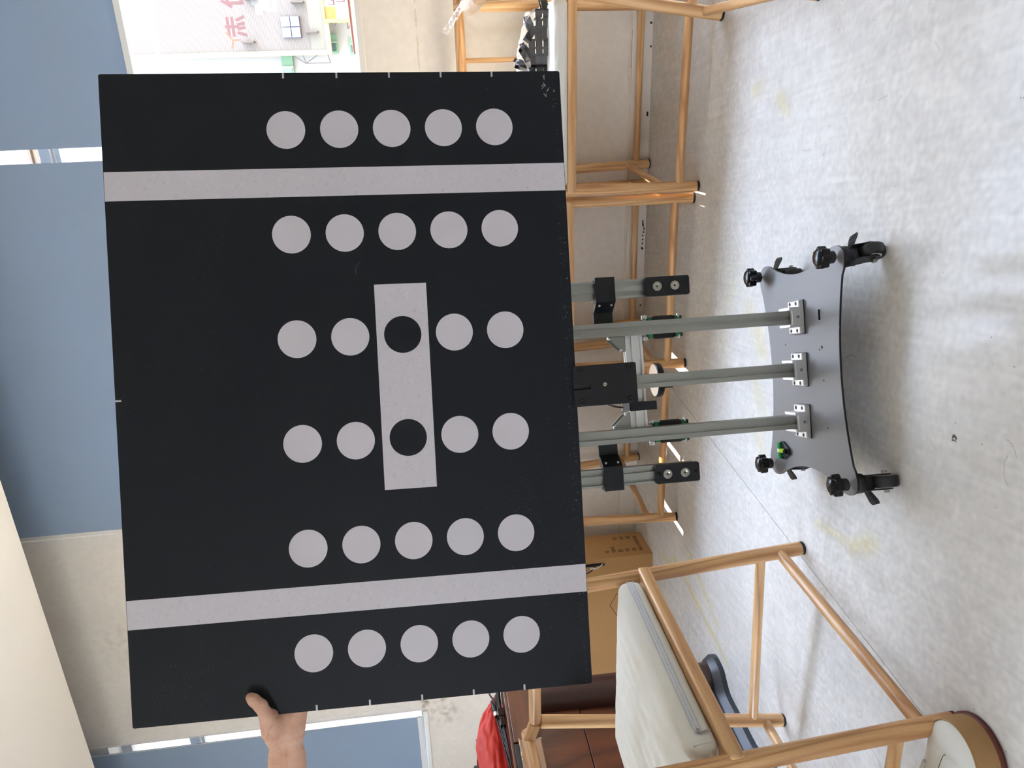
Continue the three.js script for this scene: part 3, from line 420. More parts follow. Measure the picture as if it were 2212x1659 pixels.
  // small cross spirit level on the plate
  const lv = new THREE.Shape(); lv.moveTo(-0.021, -0.006); lv.lineTo(0.021, -0.006); lv.lineTo(0.021, 0.005); lv.lineTo(0.007, 0.031); lv.lineTo(-0.007, 0.031); lv.lineTo(-0.021, 0.005); lv.closePath();
  const L = part('spirit_level', RY(RX(extr(lv, 0.006, 0.0008, 2), -Math.PI / 2).scale(1, 1, -1), 0.05).translate(-0.188, 0.09, -0.087), M.blackSatin, t); L.geometry = RX(extr(lv, 0.006, 0.0008, 2), Math.PI / 2).translate(-0.188, 0.0965, -0.113);
  const vial = phys({ color: 0x2fb06a, roughness: 0.12, transmission: 0.35, thickness: 0 }), vial2 = phys({ color: 0xb4dc2c, roughness: 0.12, transmission: 0.3, thickness: 0 });
  part('vial', rod(V(-0.207, 0.1005, -0.117), V(-0.192, 0.1005, -0.117), 0.0048, 0.001, 16), vial, L); part('vial', rod(V(-0.184, 0.1005, -0.117), V(-0.169, 0.1005, -0.117), 0.0048, 0.001, 16), vial, L); part('bubble_gap', rod(V(-0.192, 0.1005, -0.117), V(-0.184, 0.1005, -0.117), 0.0046, 0.0005, 16), M.white, L);
  part('vial', rod(V(-0.188, 0.1005, -0.109), V(-0.188, 0.1005, -0.09), 0.0056, 0.001, 16), vial2, L, 'yellow-green vial'); part('end_cap', rod(V(-0.188, 0.1, -0.091), V(-0.188, 0.1, -0.083), 0.0062, 0.002, 16), M.gloss, L);
  for (const x of [-0.2, -0.176]) part('screw', T(disc(0.0032, 0.0018, 14, 0.0006), x, 0.0965, -0.106), M.gloss, L);
  // levelling knobs and braked casters
  const lobes = new THREE.Shape(); for (let i = 0; i <= 84; i++) { const a = i / 84 * Math.PI * 2, q = 0.0205 + 0.0024 * Math.cos(a * 7); i ? lobes.lineTo(Math.cos(a) * q, Math.sin(a) * q) : lobes.moveTo(Math.cos(a) * q, Math.sin(a) * q); }
  const star = RX(new THREE.ExtrudeGeometry(lobes, { depth: 0.012, bevelEnabled: true, bevelThickness: 0.003, bevelSize: 0.0028, bevelOffset: -0.0028, bevelSegments: 4, curveSegments: 3 }), -Math.PI / 2);
  const dome = new THREE.LatheGeometry([[0.0175, 0], [0.0165, 0.0024], [0.013, 0.0044], [0.007, 0.0056], [1e-5, 0.006]].map(([a, b]) => new THREE.Vector2(a, b)), 36);
  const corners = [[0.2265, 0.165, 0.35, 1, 1.75], [-0.2255, 0.166, 0.15, -1, -1.25], [0.2265, -0.166, 0.05, 1, 1.5], [-0.225, -0.166, -0.1, -1, -1.35]];
  corners.forEach(([x, z, yaw, side, pa]) => {
    const k = part('knob', star.clone().translate(x, 0.1165, z), M.gloss, t); part('knob_dome', dome.clone().translate(x, 0.1312, z), M.gloss, k); part('knob_hub', T(disc(0.0125, 0.018, 28, 0.0015), x, 0.0985, z), M.rubber, k); part('knob_screw', T(new THREE.CylinderGeometry(0.0042, 0.0042, 0.012, 14), x, 0.093, z), M.chrome, k);
    // caster: swivel head, fork, wheel, hub, axle bolt, brake pedal
    const at = (g) => RY(g, yaw).translate(x, 0, z), off = 0.012;
    const head = part('caster_fork', [at(T(new THREE.LatheGeometry([[1e-5, 0.066], [0.017, 0.066], [0.0195, 0.069], [0.0175, 0.072], [0.0205, 0.0745], [0.0185, 0.0775], [0.0205, 0.08], [0.018, 0.0855], [1e-5, 0.0855]].map(([a, b]) => new THREE.Vector2(a, b)), 32), 0, 0, 0)),
      ...[-1, 1].map((d) => { const f = new THREE.Shape(); f.moveTo(-0.019, 0.068); f.lineTo(0.018, 0.068); f.quadraticCurveTo(0.024, 0.05, off + 0.016, 0.025); f.absarc(off + 0.002, 0.025, 0.0115, 0, -Math.PI, true); f.quadraticCurveTo(-0.008, 0.046, -0.019, 0.068); return at(RY(extr(f, 0.0022, 0.0004, 6), -Math.PI / 2).translate(d * 0.0145 + 0.001, 0, 0)); }), at(box(0, 0.0675, 0, 0.031, 0.003, 0.037, 0.001)), at(box(0, 0.0575, -0.003, 0.0295, 0.02, 0.03, 0.003))], M.blackSatin, t);
    const W = [[0.016, -0.011], [0.0225, -0.0112], [0.0245, -0.009], [0.0252, -0.004], [0.0252, 0.004], [0.0245, 0.009], [0.0225, 0.0112], [0.016, 0.011]];
    part('caster_wheel', at(RZ(new THREE.LatheGeometry(W.map(([a, b]) => new THREE.Vector2(a, b)), 40), Math.PI / 2).translate(0, 0.0252, off)), M.wheel, head);
    part('wheel_hub', at(RZ(new THREE.LatheGeometry([[1e-5, -0.0105], [0.0135, -0.0105], [0.0165, -0.0122], [0.0165, 0.0122], [0.0135, 0.0105], [1e-5, 0.0105]].map(([a, b]) => new THREE.Vector2(a, b)), 30), Math.PI / 2).translate(0, 0.0252, off)), M.hub, head);
    part('axle_bolt', [-1, 1].map((d) => at(RZ(new THREE.CylinderGeometry(0.0056, 0.0056, 0.0052, 6), Math.PI / 2).translate(d * 0.0195, 0.0252, off))), M.steel, head);
    const pd = new THREE.Shape(); pd.moveTo(-0.009, 0); pd.lineTo(0.009, 0); pd.lineTo(0.0155, 0.026); pd.quadraticCurveTo(0.016, 0.034, 0.011, 0.036); pd.lineTo(-0.011, 0.036); pd.quadraticCurveTo(-0.016, 0.034, -0.0155, 0.026); pd.closePath();
    const pq = (g) => RY(RX(g, 2.0), pa).translate(x + Math.sin(pa) * 0.012, 0.064, z + Math.cos(pa) * 0.012);
    part('brake_pedal', [pq(extr(pd, 0.0022, 0.0006, 6)), ...[0.014, 0.02, 0.026, 0.031].map((v) => pq(rod(V(-0.009, v, 0), V(0.009, v, 0), 0.0016, 0.0006, 8)))], M.blackSatin, head);
    for (const v of [-0.006, 0.004]) part('rivet', at(T(RZ(disc(0.003, 0.0016, 10, 0.0005), -side * Math.PI / 2), side * 0.0155, 0.052, v)), M.chrome, head);
  });
}
// ---------------------------------------------------------------- round-bar wooden armchairs
// local axes: front is +z, the sitter's left is +x; legs lean towards each other under the arms
function makeChair(label, [cx, cz], turn, hw, hd, o = {}) {
  const t = thing('wooden_armchair', label, 'chair', [cx, 0, cz], turn, 'round-bar wooden armchairs'), R = 0.0178, w = (i) => (i % 2 ? M.wood : M.wood2);
  const armY = 0.682, ft = (s) => V(s * hw, armY, hd - 0.055), rt = (s) => V(s * hw * 0.985, armY + 0.004, -hd + 0.1);
  const at = (s, front, y) => { const k = y / armY, a = V(s * hw * (front ? 1 : 0.975), 0, front ? hd : -hd); return a.lerp(front ? ft(s) : rt(s), k); };
  for (const s of [1, -1]) for (const f of [true, false]) {
    const a = at(s, f, 0.006), b = f ? ft(s) : rt(s), leg = part('leg', rod(a, b, R, 0.003), w(s + (f ? 1 : 0)), t);
    part('foot_cap', rod(at(s, f, 0), at(s, f, 0.009), R * 0.97, 0.002), M.rubber, leg);
  }
  const bar = (n, a, b, r, i) => part(n, rod(a, b, r, Math.min(0.006, r * 0.6)), w(i), t);
  for (const s of [1, -1]) {
    bar('stretcher', at(s, true, 0.112), at(s, false, 0.09), 0.0125, 1);
    part('seat_side_rail', rod(at(s, true, 0.418).add(V(-s * 0.004, 0, 0.01)), at(s, false, 0.4).add(V(-s * 0.004, 0, 0)), 0.0135, 0.005), w(0), t);
    const a0 = ft(s).add(V(0, 0.012, 0.03)), a1 = rt(s).add(V(0, 0.014, 0)), a2 = V(s * hw * 0.985, armY + 0.038, -hd + 0.036);
    part('armrest', [rod(a0, a1, 0.0165, 0.007), rod(a1, a2, 0.0165, 0.004)], w(s + 1), t);
  }
  bar('stretcher', at(1, true, 0.064).add(V(0.012, 0, 0)), at(-1, true, 0.064).add(V(-0.012, 0, 0)), 0.0135, 0);
  bar('stretcher', at(1, false, 0.056), at(-1, false, 0.056), 0.0125, 1);
  // front seat rail: a flat board with rounded edges, its ends let into the legs
  const fz = at(1, true, 0.42).z; part('seat_rail', span(-hw - 0.006, hw + 0.006, 0.401, 0.43, fz - 0.014, fz + 0.024, 0.006, true), w(1), t);
  const rz = at(1, false, 0.4).z; part('seat_rail', span(-hw * 0.97, hw * 0.97, 0.386, 0.414, rz - 0.012, rz + 0.014, 0.01, true), w(0), t);
  if (o.slats !== false) for (let i = 0; i < 4; i++) { const x = (-0.6 + i * 0.4) * hw; part('seat_slat', rod(V(x, 0.409, fz), V(x, 0.398, rz), 0.009, 0.003, 12), w(i), t); }
  // back: top bar whose rounded ends stand out past the arms, lower bar, spindles
  const by = armY + 0.036, bz = -hd + 0.036, lz = rz + 0.01;
  bar('back_rail', V(-hw - 0.028, by, bz), V(hw + 0.028, by, bz), 0.0178, 0);
  bar('back_rail', V(-hw * 0.96, 0.445, lz - 0.012), V(hw * 0.96, 0.445, lz - 0.012), 0.011, 1);
  for (const x of [-0.39, 0.39]) part('spindle', rod(V(x * hw, by - 0.01, bz), V(x * hw, 0.45, lz - 0.012), 0.0085, 0.002, 12), w(1), t);
  return t;
}
makeChair('wooden armchair under the right window, carrying the cushion with the black plastic clips', [-0.044, 0.302], -1.2 * D2R, 0.284, 0.272);
makeChair('wooden armchair standing by the wall directly behind the middle of the target stand', [-0.668, 0.288], 0.6 * D2R, 0.29, 0.252);
makeChair('wooden armchair by the wall next to the cardboard box', [-1.314, 0.283], 1.5 * D2R, 0.284, 0.262);
makeChair('wooden armchair at the edge of the room whose back bar is sleeved in clear film', [0.43, 0.953], 90 * D2R, 0.285, 0.272);
const NEAR = makeChair('near wooden armchair with a zipped white cushion, beside the shoe', [-1.392, 1.753], 91.5 * D2R, 0.287, 0.278);

// cushions: a soft box whose faces bulge and crease
function cushionGeo(w, h, d, crease, drape = 1) {
  const q = new THREE.BoxGeometry(w, h, d, 44, 8, 44), p = q.attributes.position, r = h * 0.36;
  for (let i = 0; i < p.count; i++) {
    let x = p.getX(i), y = p.getY(i), z = p.getZ(i);
    const X = Math.max(-w / 2 + r, Math.min(w / 2 - r, x)), Y = Math.max(-h / 2 + r, Math.min(h / 2 - r, y)), Z = Math.max(-d / 2 + r, Math.min(d / 2 - r, z)), n = V(x - X, y - Y, z - Z);
    if (n.length() > 1e-6) n.setLength(r); x = X + n.x; y = Y + n.y; z = Z + n.z;
    const e = (1 - Math.pow(Math.abs(2 * x / w), 4)) * (1 - Math.pow(Math.abs(2 * z / d), 4)); if (y > 0) y += e * 0.007;
    y += crease * e * (N(x * 9, z * 30, 2.2) * 0.004 + N(x * 26, z * 60, 5) * 0.0016) * (y > 0 ? 1 : 0.2);
    const side = Math.max(Math.abs(2 * x / w), Math.abs(2 * z / d)); if (side > 0.9) { const k = 1 + crease * N((x + z) * 22 + y * 30 * (drape - 1), y * 20 / drape, 7.7) * 0.006 * drape; x *= k; z *= k; }
    p.setXYZ(i, x, y, z);
  }
  q.computeVertexNormals(); return metric(toCreasedNormals(mergeVertices(q, 1e-5), 1.2));
}
{
  const c = thing('seat_cushion', 'off-white cushion under the black plastic clips on the chair by the right window', 'cushion', [-0.044, 0.4285, 0.302], -1.2 * D2R, 'off-white seat cushions'); part('cover', cushionGeo(0.535, 0.042, 0.5, 1.2, 3).translate(0, 0.0215, 0.016), M.canvas, c);
  const b = thing('seat_cushion', 'off-white cushion behind the board bottom, on the chair behind the target stand', 'cushion', [-0.668, 0.4285, 0.288], 0.6 * D2R, 'off-white seat cushions'); part('cover', cushionGeo(0.54, 0.058, 0.5, 0.8).translate(0, 0.03, 0.022), M.canvas, b);
  const h2 = thing('seat_cushion', 'off-white cushion on the chair next to the cardboard box by the wall', 'cushion', [-1.314, 0.4285, 0.283], 1.5 * D2R, 'off-white seat cushions'); part('cover', cushionGeo(0.23, 0.048, 0.455, 0.8).translate(-0.158, 0.025, 0.0), M.canvas, h2); part('cover', cushionGeo(0.29, 0.048, 0.455, 0.8).translate(0.124, 0.025, 0.0), M.canvas, h2);
  const f = thing('seat_cushion', 'white cushion with a long zip along its front, on the near wooden armchair', 'cushion', [-1.392, 0.4285, 1.753], 91.5 * D2R, 'off-white seat cushions'), w = 0.52, dd = 0.5, h = 0.062;
  part('cover', cushionGeo(w, h, dd, 1.3).translate(0, 0.033, 0.008), M.canvas, f);
  const zf = 0.008 + dd / 2 + 0.0006, zip = part('zip', [box(0.012, 0.034, zf, 0.47, 0.0105, 0.003, 0.001)], M.piping, f);
  for (const y of [0.0415, 0.0265]) part('zip_seam', box(0.012, y, zf + 0.0012, 0.472, 0.0014, 0.002, 0.0006), std({ color: 0xc6c9cc, roughness: 0.7 }), zip);
  const teeth = []; for (let i = 0; i < 150; i++) teeth.push(new THREE.BoxGeometry(0.0019, 0.0034, 0.002).translate(-0.218 + i * 0.00307, 0.034, zf + 0.0018)); part('zip_teeth', join(teeth), std({ color: 0xdadcde, roughness: 0.4 }), zip).userData.kind = 'stuff';
  part('zip_pull', [box(-0.222, 0.034, zf + 0.0035, 0.011, 0.007, 0.004, 0.0015), RZ(box(0, 0, 0, 0.005, 0.024, 0.0015, 0.0006), 0.25).translate(-0.226, 0.023, zf + 0.0045)], M.steel, zip);
  part('fold', [rod(V(-0.247, 0.052, 0.2545), V(-0.243, 0.016, 0.2575), 0.003, 0.001, 8), rod(V(-0.252, 0.05, 0.246), V(-0.252, 0.014, 0.247), 0.003, 0.001, 8)], M.canvas, f);
}
// black plastic clips heaped on the cushion
{
  const clipGeo = () => { const L = 0.044, W = 0.024, H = 0.02, list = [box(0, 0.0012, 0, L, 0.0024, W, 0.0006), box(0, H / 2, -W / 2 + 0.0012, L, H, 0.0024, 0.0006), box(0, H / 2, W / 2 - 0.0012, L, H, 0.0024, 0.0006), box(-L / 2 + 0.0012, H / 2, 0, 0.0024, H, W, 0.0006), box(L * 0.22, H * 0.45, 0, 0.0024, H * 0.8, W, 0.0006), box(-L * 0.05, H + 0.0006, W / 2 - 0.003, L * 0.7, 0.002, 0.005, 0.0006), box(L / 2 + 0.004, 0.0014, 0, 0.01, 0.0026, W * 0.7, 0.0008)]; return join(list); };
  const body = clipGeo(), slot = join([RX(new THREE.CylinderGeometry(0.0022, 0.0022, 0.0008, 12), Math.PI / 2).scale(1, 1.7, 1).translate(0.002, 0.0085, 0.0123), RX(new THREE.CylinderGeometry(0.0022, 0.0022, 0.0008, 12), Math.PI / 2).scale(1, 1.7, 1).translate(0.002, 0.0085, -0.0123)]);
  const P = 'black plastic clips heaped on the cushion', base = 0.4685;
  const proto = thing('plastic_clip', '', 'clip', [0, 0, 0], 0, P); part('body', body, M.bracket, proto); part('slot', slot, M.rubber, proto);
  const lab = ['topmost grey-black clip of the heap, tipped up on end beside the bubble wrap', 'black clip leaning across the top of the heap, its hollow side showing', 'black clip tilted on the slope of the heap with its slot facing out', 'last black clip at the thin right-hand end of the heap'];
  const spots = []; // x, y, z, rx, ry, rz, label number
  const nth = ['first', 'second', 'third', 'fourth', 'fifth', 'sixth', 'seventh'], row = ['bottom', 'second', 'third'];
  for (let i = 0; i < 7; i++) for (let j = 0; j < 3; j++) { if (j === 2 && i > 3) continue; spots.push([0.028 + i * 0.0265 + rr(-0.002, 0.002), base + j * 0.0212, 0.462 - j * 0.012 + rr(-0.004, 0.004), 0, Math.PI / 2 * (i % 3 === 1 ? 0 : 1) + rr(-0.1, 0.1), 0, `black clip in the ${row[j]} row of the heap, ${nth[i]} from the board side`]); }
  spots.push([0.052, base + 0.078, 0.43, 0.35, 0.5, 1.15, 0], [0.083, base + 0.068, 0.447, 0.9, 0.3, 0.6, 1], [0.125, base + 0.05, 0.462, 0.2, 0.2, -0.65, 2], [0.215, base + 0.002, 0.44, 0.1, 0.5, 0.1, 3], [0.165, base + 0.049, 0.44, -0.3, 0.9, 0.4, 'loose black clip lying tilted over the middle of the heap']);
  spots.forEach(([x, y, z, a, b, c, k], i) => { const o = i ? proto.clone() : proto; if (i) { o.name = numbered('plastic_clip'); scene.add(o); o.userData = { ...proto.userData }; } o.position.set(x, y, z); o.rotation.set(a, b, c); o.userData.label = typeof k === 'number' ? lab[k] : k; o.userData.group = P; });
}
function crumple(g, amp, f) { const p = g.attributes.position, n = g.attributes.normal; for (let i = 0; i < p.count; i++) { const x = p.getX(i), y = p.getY(i), z = p.getZ(i), k = amp * (N(x * f, y * f, z * f) + 0.6 * N(x * f * 2.3, y * f * 2.3, z * f * 2.3 + 4)); p.setXYZ(i, x + n.getX(i) * k, y + n.getY(i) * k, z + n.getZ(i) * k); } g.computeVertexNormals(); return g; }
function sheet(fn, nu, nv) { const g = new THREE.PlaneGeometry(1, 1, nu, nv), p = g.attributes.position; for (let i = 0; i < p.count; i++) { const v = fn(p.getX(i) + 0.5, p.getY(i) + 0.5); p.setXYZ(i, v.x, v.y, v.z); } g.computeVertexNormals(); return g; }
{
  // bubble wrap draped from the cushion over the heap, left of it
  const wrap = (u, v) => { const x = -0.06 + u * 0.155, y = 0.475 + 0.045 * sstep(0.05, 0.55, u) + 0.045 * Math.exp(-Math.pow((v - 0.6) / 0.3, 2)) * sstep(0, 0.4, u) * (1 - 0.55 * sstep(0.7, 1, u)) + N(u * 8, v * 9, 3) * 0.009; return V(x + N(v * 6, u * 3, 1) * 0.006, y, 0.36 + v * 0.1); };
  const g = sheet(wrap, 50, 44), p = g.attributes.position, n = g.attributes.normal; for (let i = 0; i < p.count; i++) { const b = Math.max(0, Math.sin(p.getX(i) * 520) * Math.sin(p.getZ(i) * 520)) * 0.0022; p.setXYZ(i, p.getX(i) + n.getX(i) * b, p.getY(i) + n.getY(i) * b, p.getZ(i) + n.getZ(i) * b); } g.computeVertexNormals();
  solo('bubble_wrap', g, phys({ color: 0xffffff, roughness: 0.25, transmission: 0.55, thickness: 0, ior: 1.4, side: THREE.DoubleSide }), 'crumpled clear bubble wrap beside the heap of black clips', 'bubble wrap');
  const bag = sheet((u, v) => { const a = u * Math.PI * 1.05 - 0.1, k = 1 - 0.55 * v; return V(0.045 + v * 0.15, 0.47 + (0.03 + 0.075 * k) * Math.sin(a) + N(u * 8, v * 10, 6) * 0.006, 0.435 + 0.055 * Math.cos(a) + N(u * 6, v * 12, 9) * 0.005); }, 40, 40);
  solo('plastic_bag', bag, phys({ color: 0xffffff, roughness: 0.12, transmission: 0.93, thickness: 0, ior: 1.3, side: THREE.DoubleSide }), 'thin clear plastic bag lying over the heap of black clips', 'plastic bag');
  // film sleeve on the back bar of the chair at the edge
  const s = crumple(new THREE.CylinderGeometry(0.0225, 0.0205, 0.3, 36, 50, true), 0.0022, 60); RX(s, -Math.PI / 2).translate(0.194, 0.72, 0.78);
  const fs = thing('film_sleeve', 'crumpled clear film sleeve pulled over the back bar of the chair at the edge', 'plastic film'); part('sleeve', s, M.film, fs);
  const e = crumple(tube([V(0.206, 0.741, 0.76), V(0.198, 0.744, 0.7), V(0.168, 0.768, 0.64), V(0.142, 0.787, 0.6)], 0.0085, 40, 14), 0.003, 90); part('twisted_end', e, phys({ color: 0xf8f7f4, roughness: 0.05, transmission: 0.85, thickness: 0, ior: 1.5 }), fs);
  part('ruffle', crumple(new THREE.TorusGeometry(0.0075, 0.0032, 10, 26).rotateY(0.6).translate(0.139, 0.79, 0.596), 0.004, 160), M.film, fs);
}
// ---------------------------------------------------------------- cardboard box in the corner behind the near chair
{
  const w = 0.66, h = 0.47, d = 0.2, g = thing('cardboard_box', 'tall brown cardboard box with black shipping print, against the wall behind the near chair', 'box', [-1.943, 0, 0.29], 4.5 * D2R);
  const card = (cw, ch, draw) => canvasTex(cw, ch, (c) => { c.fillStyle = '#c79a62'; c.fillRect(0, 0, cw, ch); for (let i = 0; i < 5000; i++) { c.fillStyle = rnd() < 0.5 ? 'rgba(150,105,58,0.10)' : 'rgba(232,196,140,0.10)'; c.fillRect(rnd() * cw, rnd() * ch, rr(2, 14), 1.5); } if (draw) draw(c); });
  const side = card(512, 1203, (c) => {
    c.fillStyle = '#2c2418'; c.font = 'bold 50px sans-serif'; const L = [['P/O', ''], ['ITEM NO.', ''], ['QTY.', 'PCS'], ['N.W.', 'KGS'], ['G.W.', 'KGS']];
    L.forEach(([a, b], i) => { const y = 735 + i * 78; c.save(); c.translate(92, y); c.scale(0.62, 1.28); c.fillText(a, 0, 0); c.restore(); if (b) { c.save(); c.translate(372, y); c.scale(0.72, 1.28); c.fillText(b, 0, 0); c.restore(); } });
    c.save(); c.translate(92, 735 + 5 * 78); c.scale(0.6, 1.2); c.fillText('MEAS: 51.1X18.1X21CM', 0, 0); c.restore();
  });
  const front = card(1024, 730, (c) => { c.strokeStyle = '#3a2c18'; c.lineWidth = 3.5; c.beginPath(); c.moveTo(560, 700); c.lineTo(560, 480); c.lineTo(650, 430); c.lineTo(740, 480); c.lineTo(740, 700); c.closePath(); c.stroke(); c.fillStyle = 'rgba(120,84,44,0.35)'; c.fillRect(0, 250, 1024, 3); });
  const mk = (t) => std({ map: t, roughness: 0.82, bumpMap: rep(grainB, 2, 2), bumpScale: 0.0003 });
  const plain = mk(card(256, 256));
  part('front_panel', new THREE.BoxGeometry(w, h, 0.004).translate(-w / 2, h / 2, -0.002), mk(front), g);
  part('side_panel', new THREE.BoxGeometry(0.004, h, d - 0.004).translate(-0.002, h / 2, -0.004 - (d - 0.004) / 2), mk(side), g, 'side panel with black shipping print');
  part('side_panel', new THREE.BoxGeometry(0.004, h, d - 0.004).translate(-w + 0.002, h / 2, -0.004 - (d - 0.004) / 2), plain, g); part('back_panel', new THREE.BoxGeometry(w, h, 0.004).translate(-w / 2, h / 2, -d + 0.002), plain, g);
  part('flap', box(-w / 2, h + 0.002, -d * 0.25, w, 0.004, d * 0.5 - 0.002, 0.001), plain, g); part('flap', box(-w / 2, h + 0.002, -d * 0.75, w, 0.004, d * 0.5 - 0.002, 0.001), plain, g);
  part('packing_tape', box(-w / 2, h + 0.0045, -d / 2, w, 0.0006, 0.05, 0), phys({ color: 0xb98a4e, roughness: 0.2 }), g);
  part('hand_slot', metric(extr(roundRect(0.014, 0.09, 0.006), 0.0012, 0.0002, 6).translate(-0.028, 0.262, 0)), M.rubber, g);
  part('ribbon', sheet((u, v) => V(-0.028 - 0.012 * v + u * 0.012, 0.225 + v * 0.06, 0.004 + 0.02 * Math.sin(v * 2.6) + u * 0.004), 6, 16), phys({ color: 0xf2eee4, roughness: 0.3, transmission: 0.25, thickness: 0, side: THREE.DoubleSide }), g);
  part('cord', tube([V(-0.028, 0.25, 0.0), V(-0.033, 0.265, 0.014), V(-0.045, 0.285, 0.022), V(-0.06, 0.31, 0.018)], 0.0025, 24, 6), M.cable, g);
}
const DESK = [-0.075, 0, -0.055];
// ---------------------------------------------------------------- wooden podium desk with dark columns and a moulded grey plinth
{
  const g = thing('podium_desk', 'brown wooden podium desk with dark rounded columns and grey plastic plinth behind the near chair', 'desk', DESK);
  const xf = -1.868, z1 = 1.1, z2 = 1.525, xb = -2.5;
  for (const z of [z1, z2]) part('column', [T(new THREE.CylinderGeometry(0.058, 0.058, 0.625, 40), -1.862, 0.349, z), span(xb + 0.1, -1.86, 0.036, 0.662, z - 0.058 * (z === z1 ? 1 : -0.2), z + 0.058 * (z === z1 ? -0.2 : 1), 0)], M.darkBrown, g);
  part('front_panel', span(xf - 0.02, xf, 0.036, 0.5, z1 + 0.03, z2 - 0.03, 0.002), M.brown, g); part('front_panel', span(xf - 0.02, xf + 0.004, 0.503, 0.665, z1 + 0.03, z2 - 0.03, 0.002), M.brown, g);
  part('side_panel', span(xb, -1.9, 0.036, 0.66, z1 - 0.055, z1 - 0.035, 0.002), M.brown, g); part('back_panel', span(xb, xb + 0.02, 0.036, 0.66, z1 - 0.05, z2 + 0.05, 0.002), M.brown, g); part('side_panel', span(xb, -1.9, 0.036, 0.66, z2 + 0.035, z2 + 0.055, 0.002), M.brown, g);
  part('fascia', span(-1.86, -1.82, 0.66, 0.737, 0.99, 1.3, 0.003, true), M.brown, g);
  const dr = part('drawer_front', span(-1.862, -1.808, 0.652, 0.722, 1.305, 1.66, 0.004, true), M.lightPanel, g);
  part('rubber_strip', span(-1.858, -1.82, 0.722, 0.737, 1.305, 1.66, 0.002), M.darkPlastic, dr); const chips = []; for (let i = 0; i < 9; i++) chips.push(box(-1.812 + rr(-0.002, 0.003), rr(0.655, 0.722), 1.3065, 0.006, rr(0.004, 0.014), 0.004, 0.0012), box(-1.809, 0.7205, 1.312 + i * 0.035 + rr(-0.01, 0.01), 0.004, 0.0036, rr(0.008, 0.03), 0.001)); part('chipped_edge', chips, std({ color: 0xd8c09a, roughness: 0.8 }), dr).userData.kind = 'stuff';
  part('desktop', span(xb, -1.822, 0.737, 0.747, 0.985, 1.665, 0.003, true), M.brown, g); part('core', span(xb + 0.02, -1.86, 0.655, 0.737, 1.0, 1.65, 0), M.brown, g);
  const off = (e) => { const r = 0.058 + e, p = []; // outline of the plinth seen from above, swelling round each column
    for (let i = 0; i <= 12; i++) { const a = Math.PI * 0.5 - i / 12 * Math.PI * 0.42; p.push([-1.86 + r * Math.cos(a), z1 - r * Math.sin(a)]); }
    p.push([-1.8615 + r * 0.93, z1 + r * 0.5], [-1.84 + e, z1 + r + 0.002], [-1.853 + e, z1 + r + 0.03], [-1.853 + e, (z1 + z2) / 2], [-1.853 + e, z2 - r - 0.03], [-1.84 + e, z2 - r - 0.002], [-1.8615 + r * 0.93, z2 - r * 0.5]);
    for (let i = 0; i <= 12; i++) { const a = Math.PI * -0.08 + Math.PI * 0 - i / 12 * Math.PI * 0.42; p.push([-1.86 + r * Math.cos(a), z2 - r * Math.sin(a)]); }
    const c = new THREE.CatmullRomCurve3(p.map(([x, z]) => V(x, 0, z)), false, 'centripetal').getPoints(110).map((q) => [q.x, q.z]); c.push([xb - e, z2 + r], [xb - e, z1 - r]); return c; };
  const rings = [[0.021, 0], [0.021, 0.017], [0.0185, 0.02], [0.008, 0.036], [0.004, 0.039], [0.0, 0.039], [-0.035, 0.0385]].map(([e, y]) => off(e).map(([x, z]) => [x, y, z])), pos = [], n = rings[0].length;
  for (let k = 0; k + 1 < rings.length; k++) for (let i = 0; i < n; i++) { const a = rings[k][i], b = rings[k][(i + 1) % n], c = rings[k + 1][i], d = rings[k + 1][(i + 1) % n]; pos.push(...a, ...b, ...d, ...a, ...d, ...c); }
  const pg = new THREE.BufferGeometry(); pg.setAttribute('position', new THREE.Float32BufferAttribute(pos, 3)); part('plinth', metric(toCreasedNormals(pg, 0.5)), M.greyPlastic, g);
}
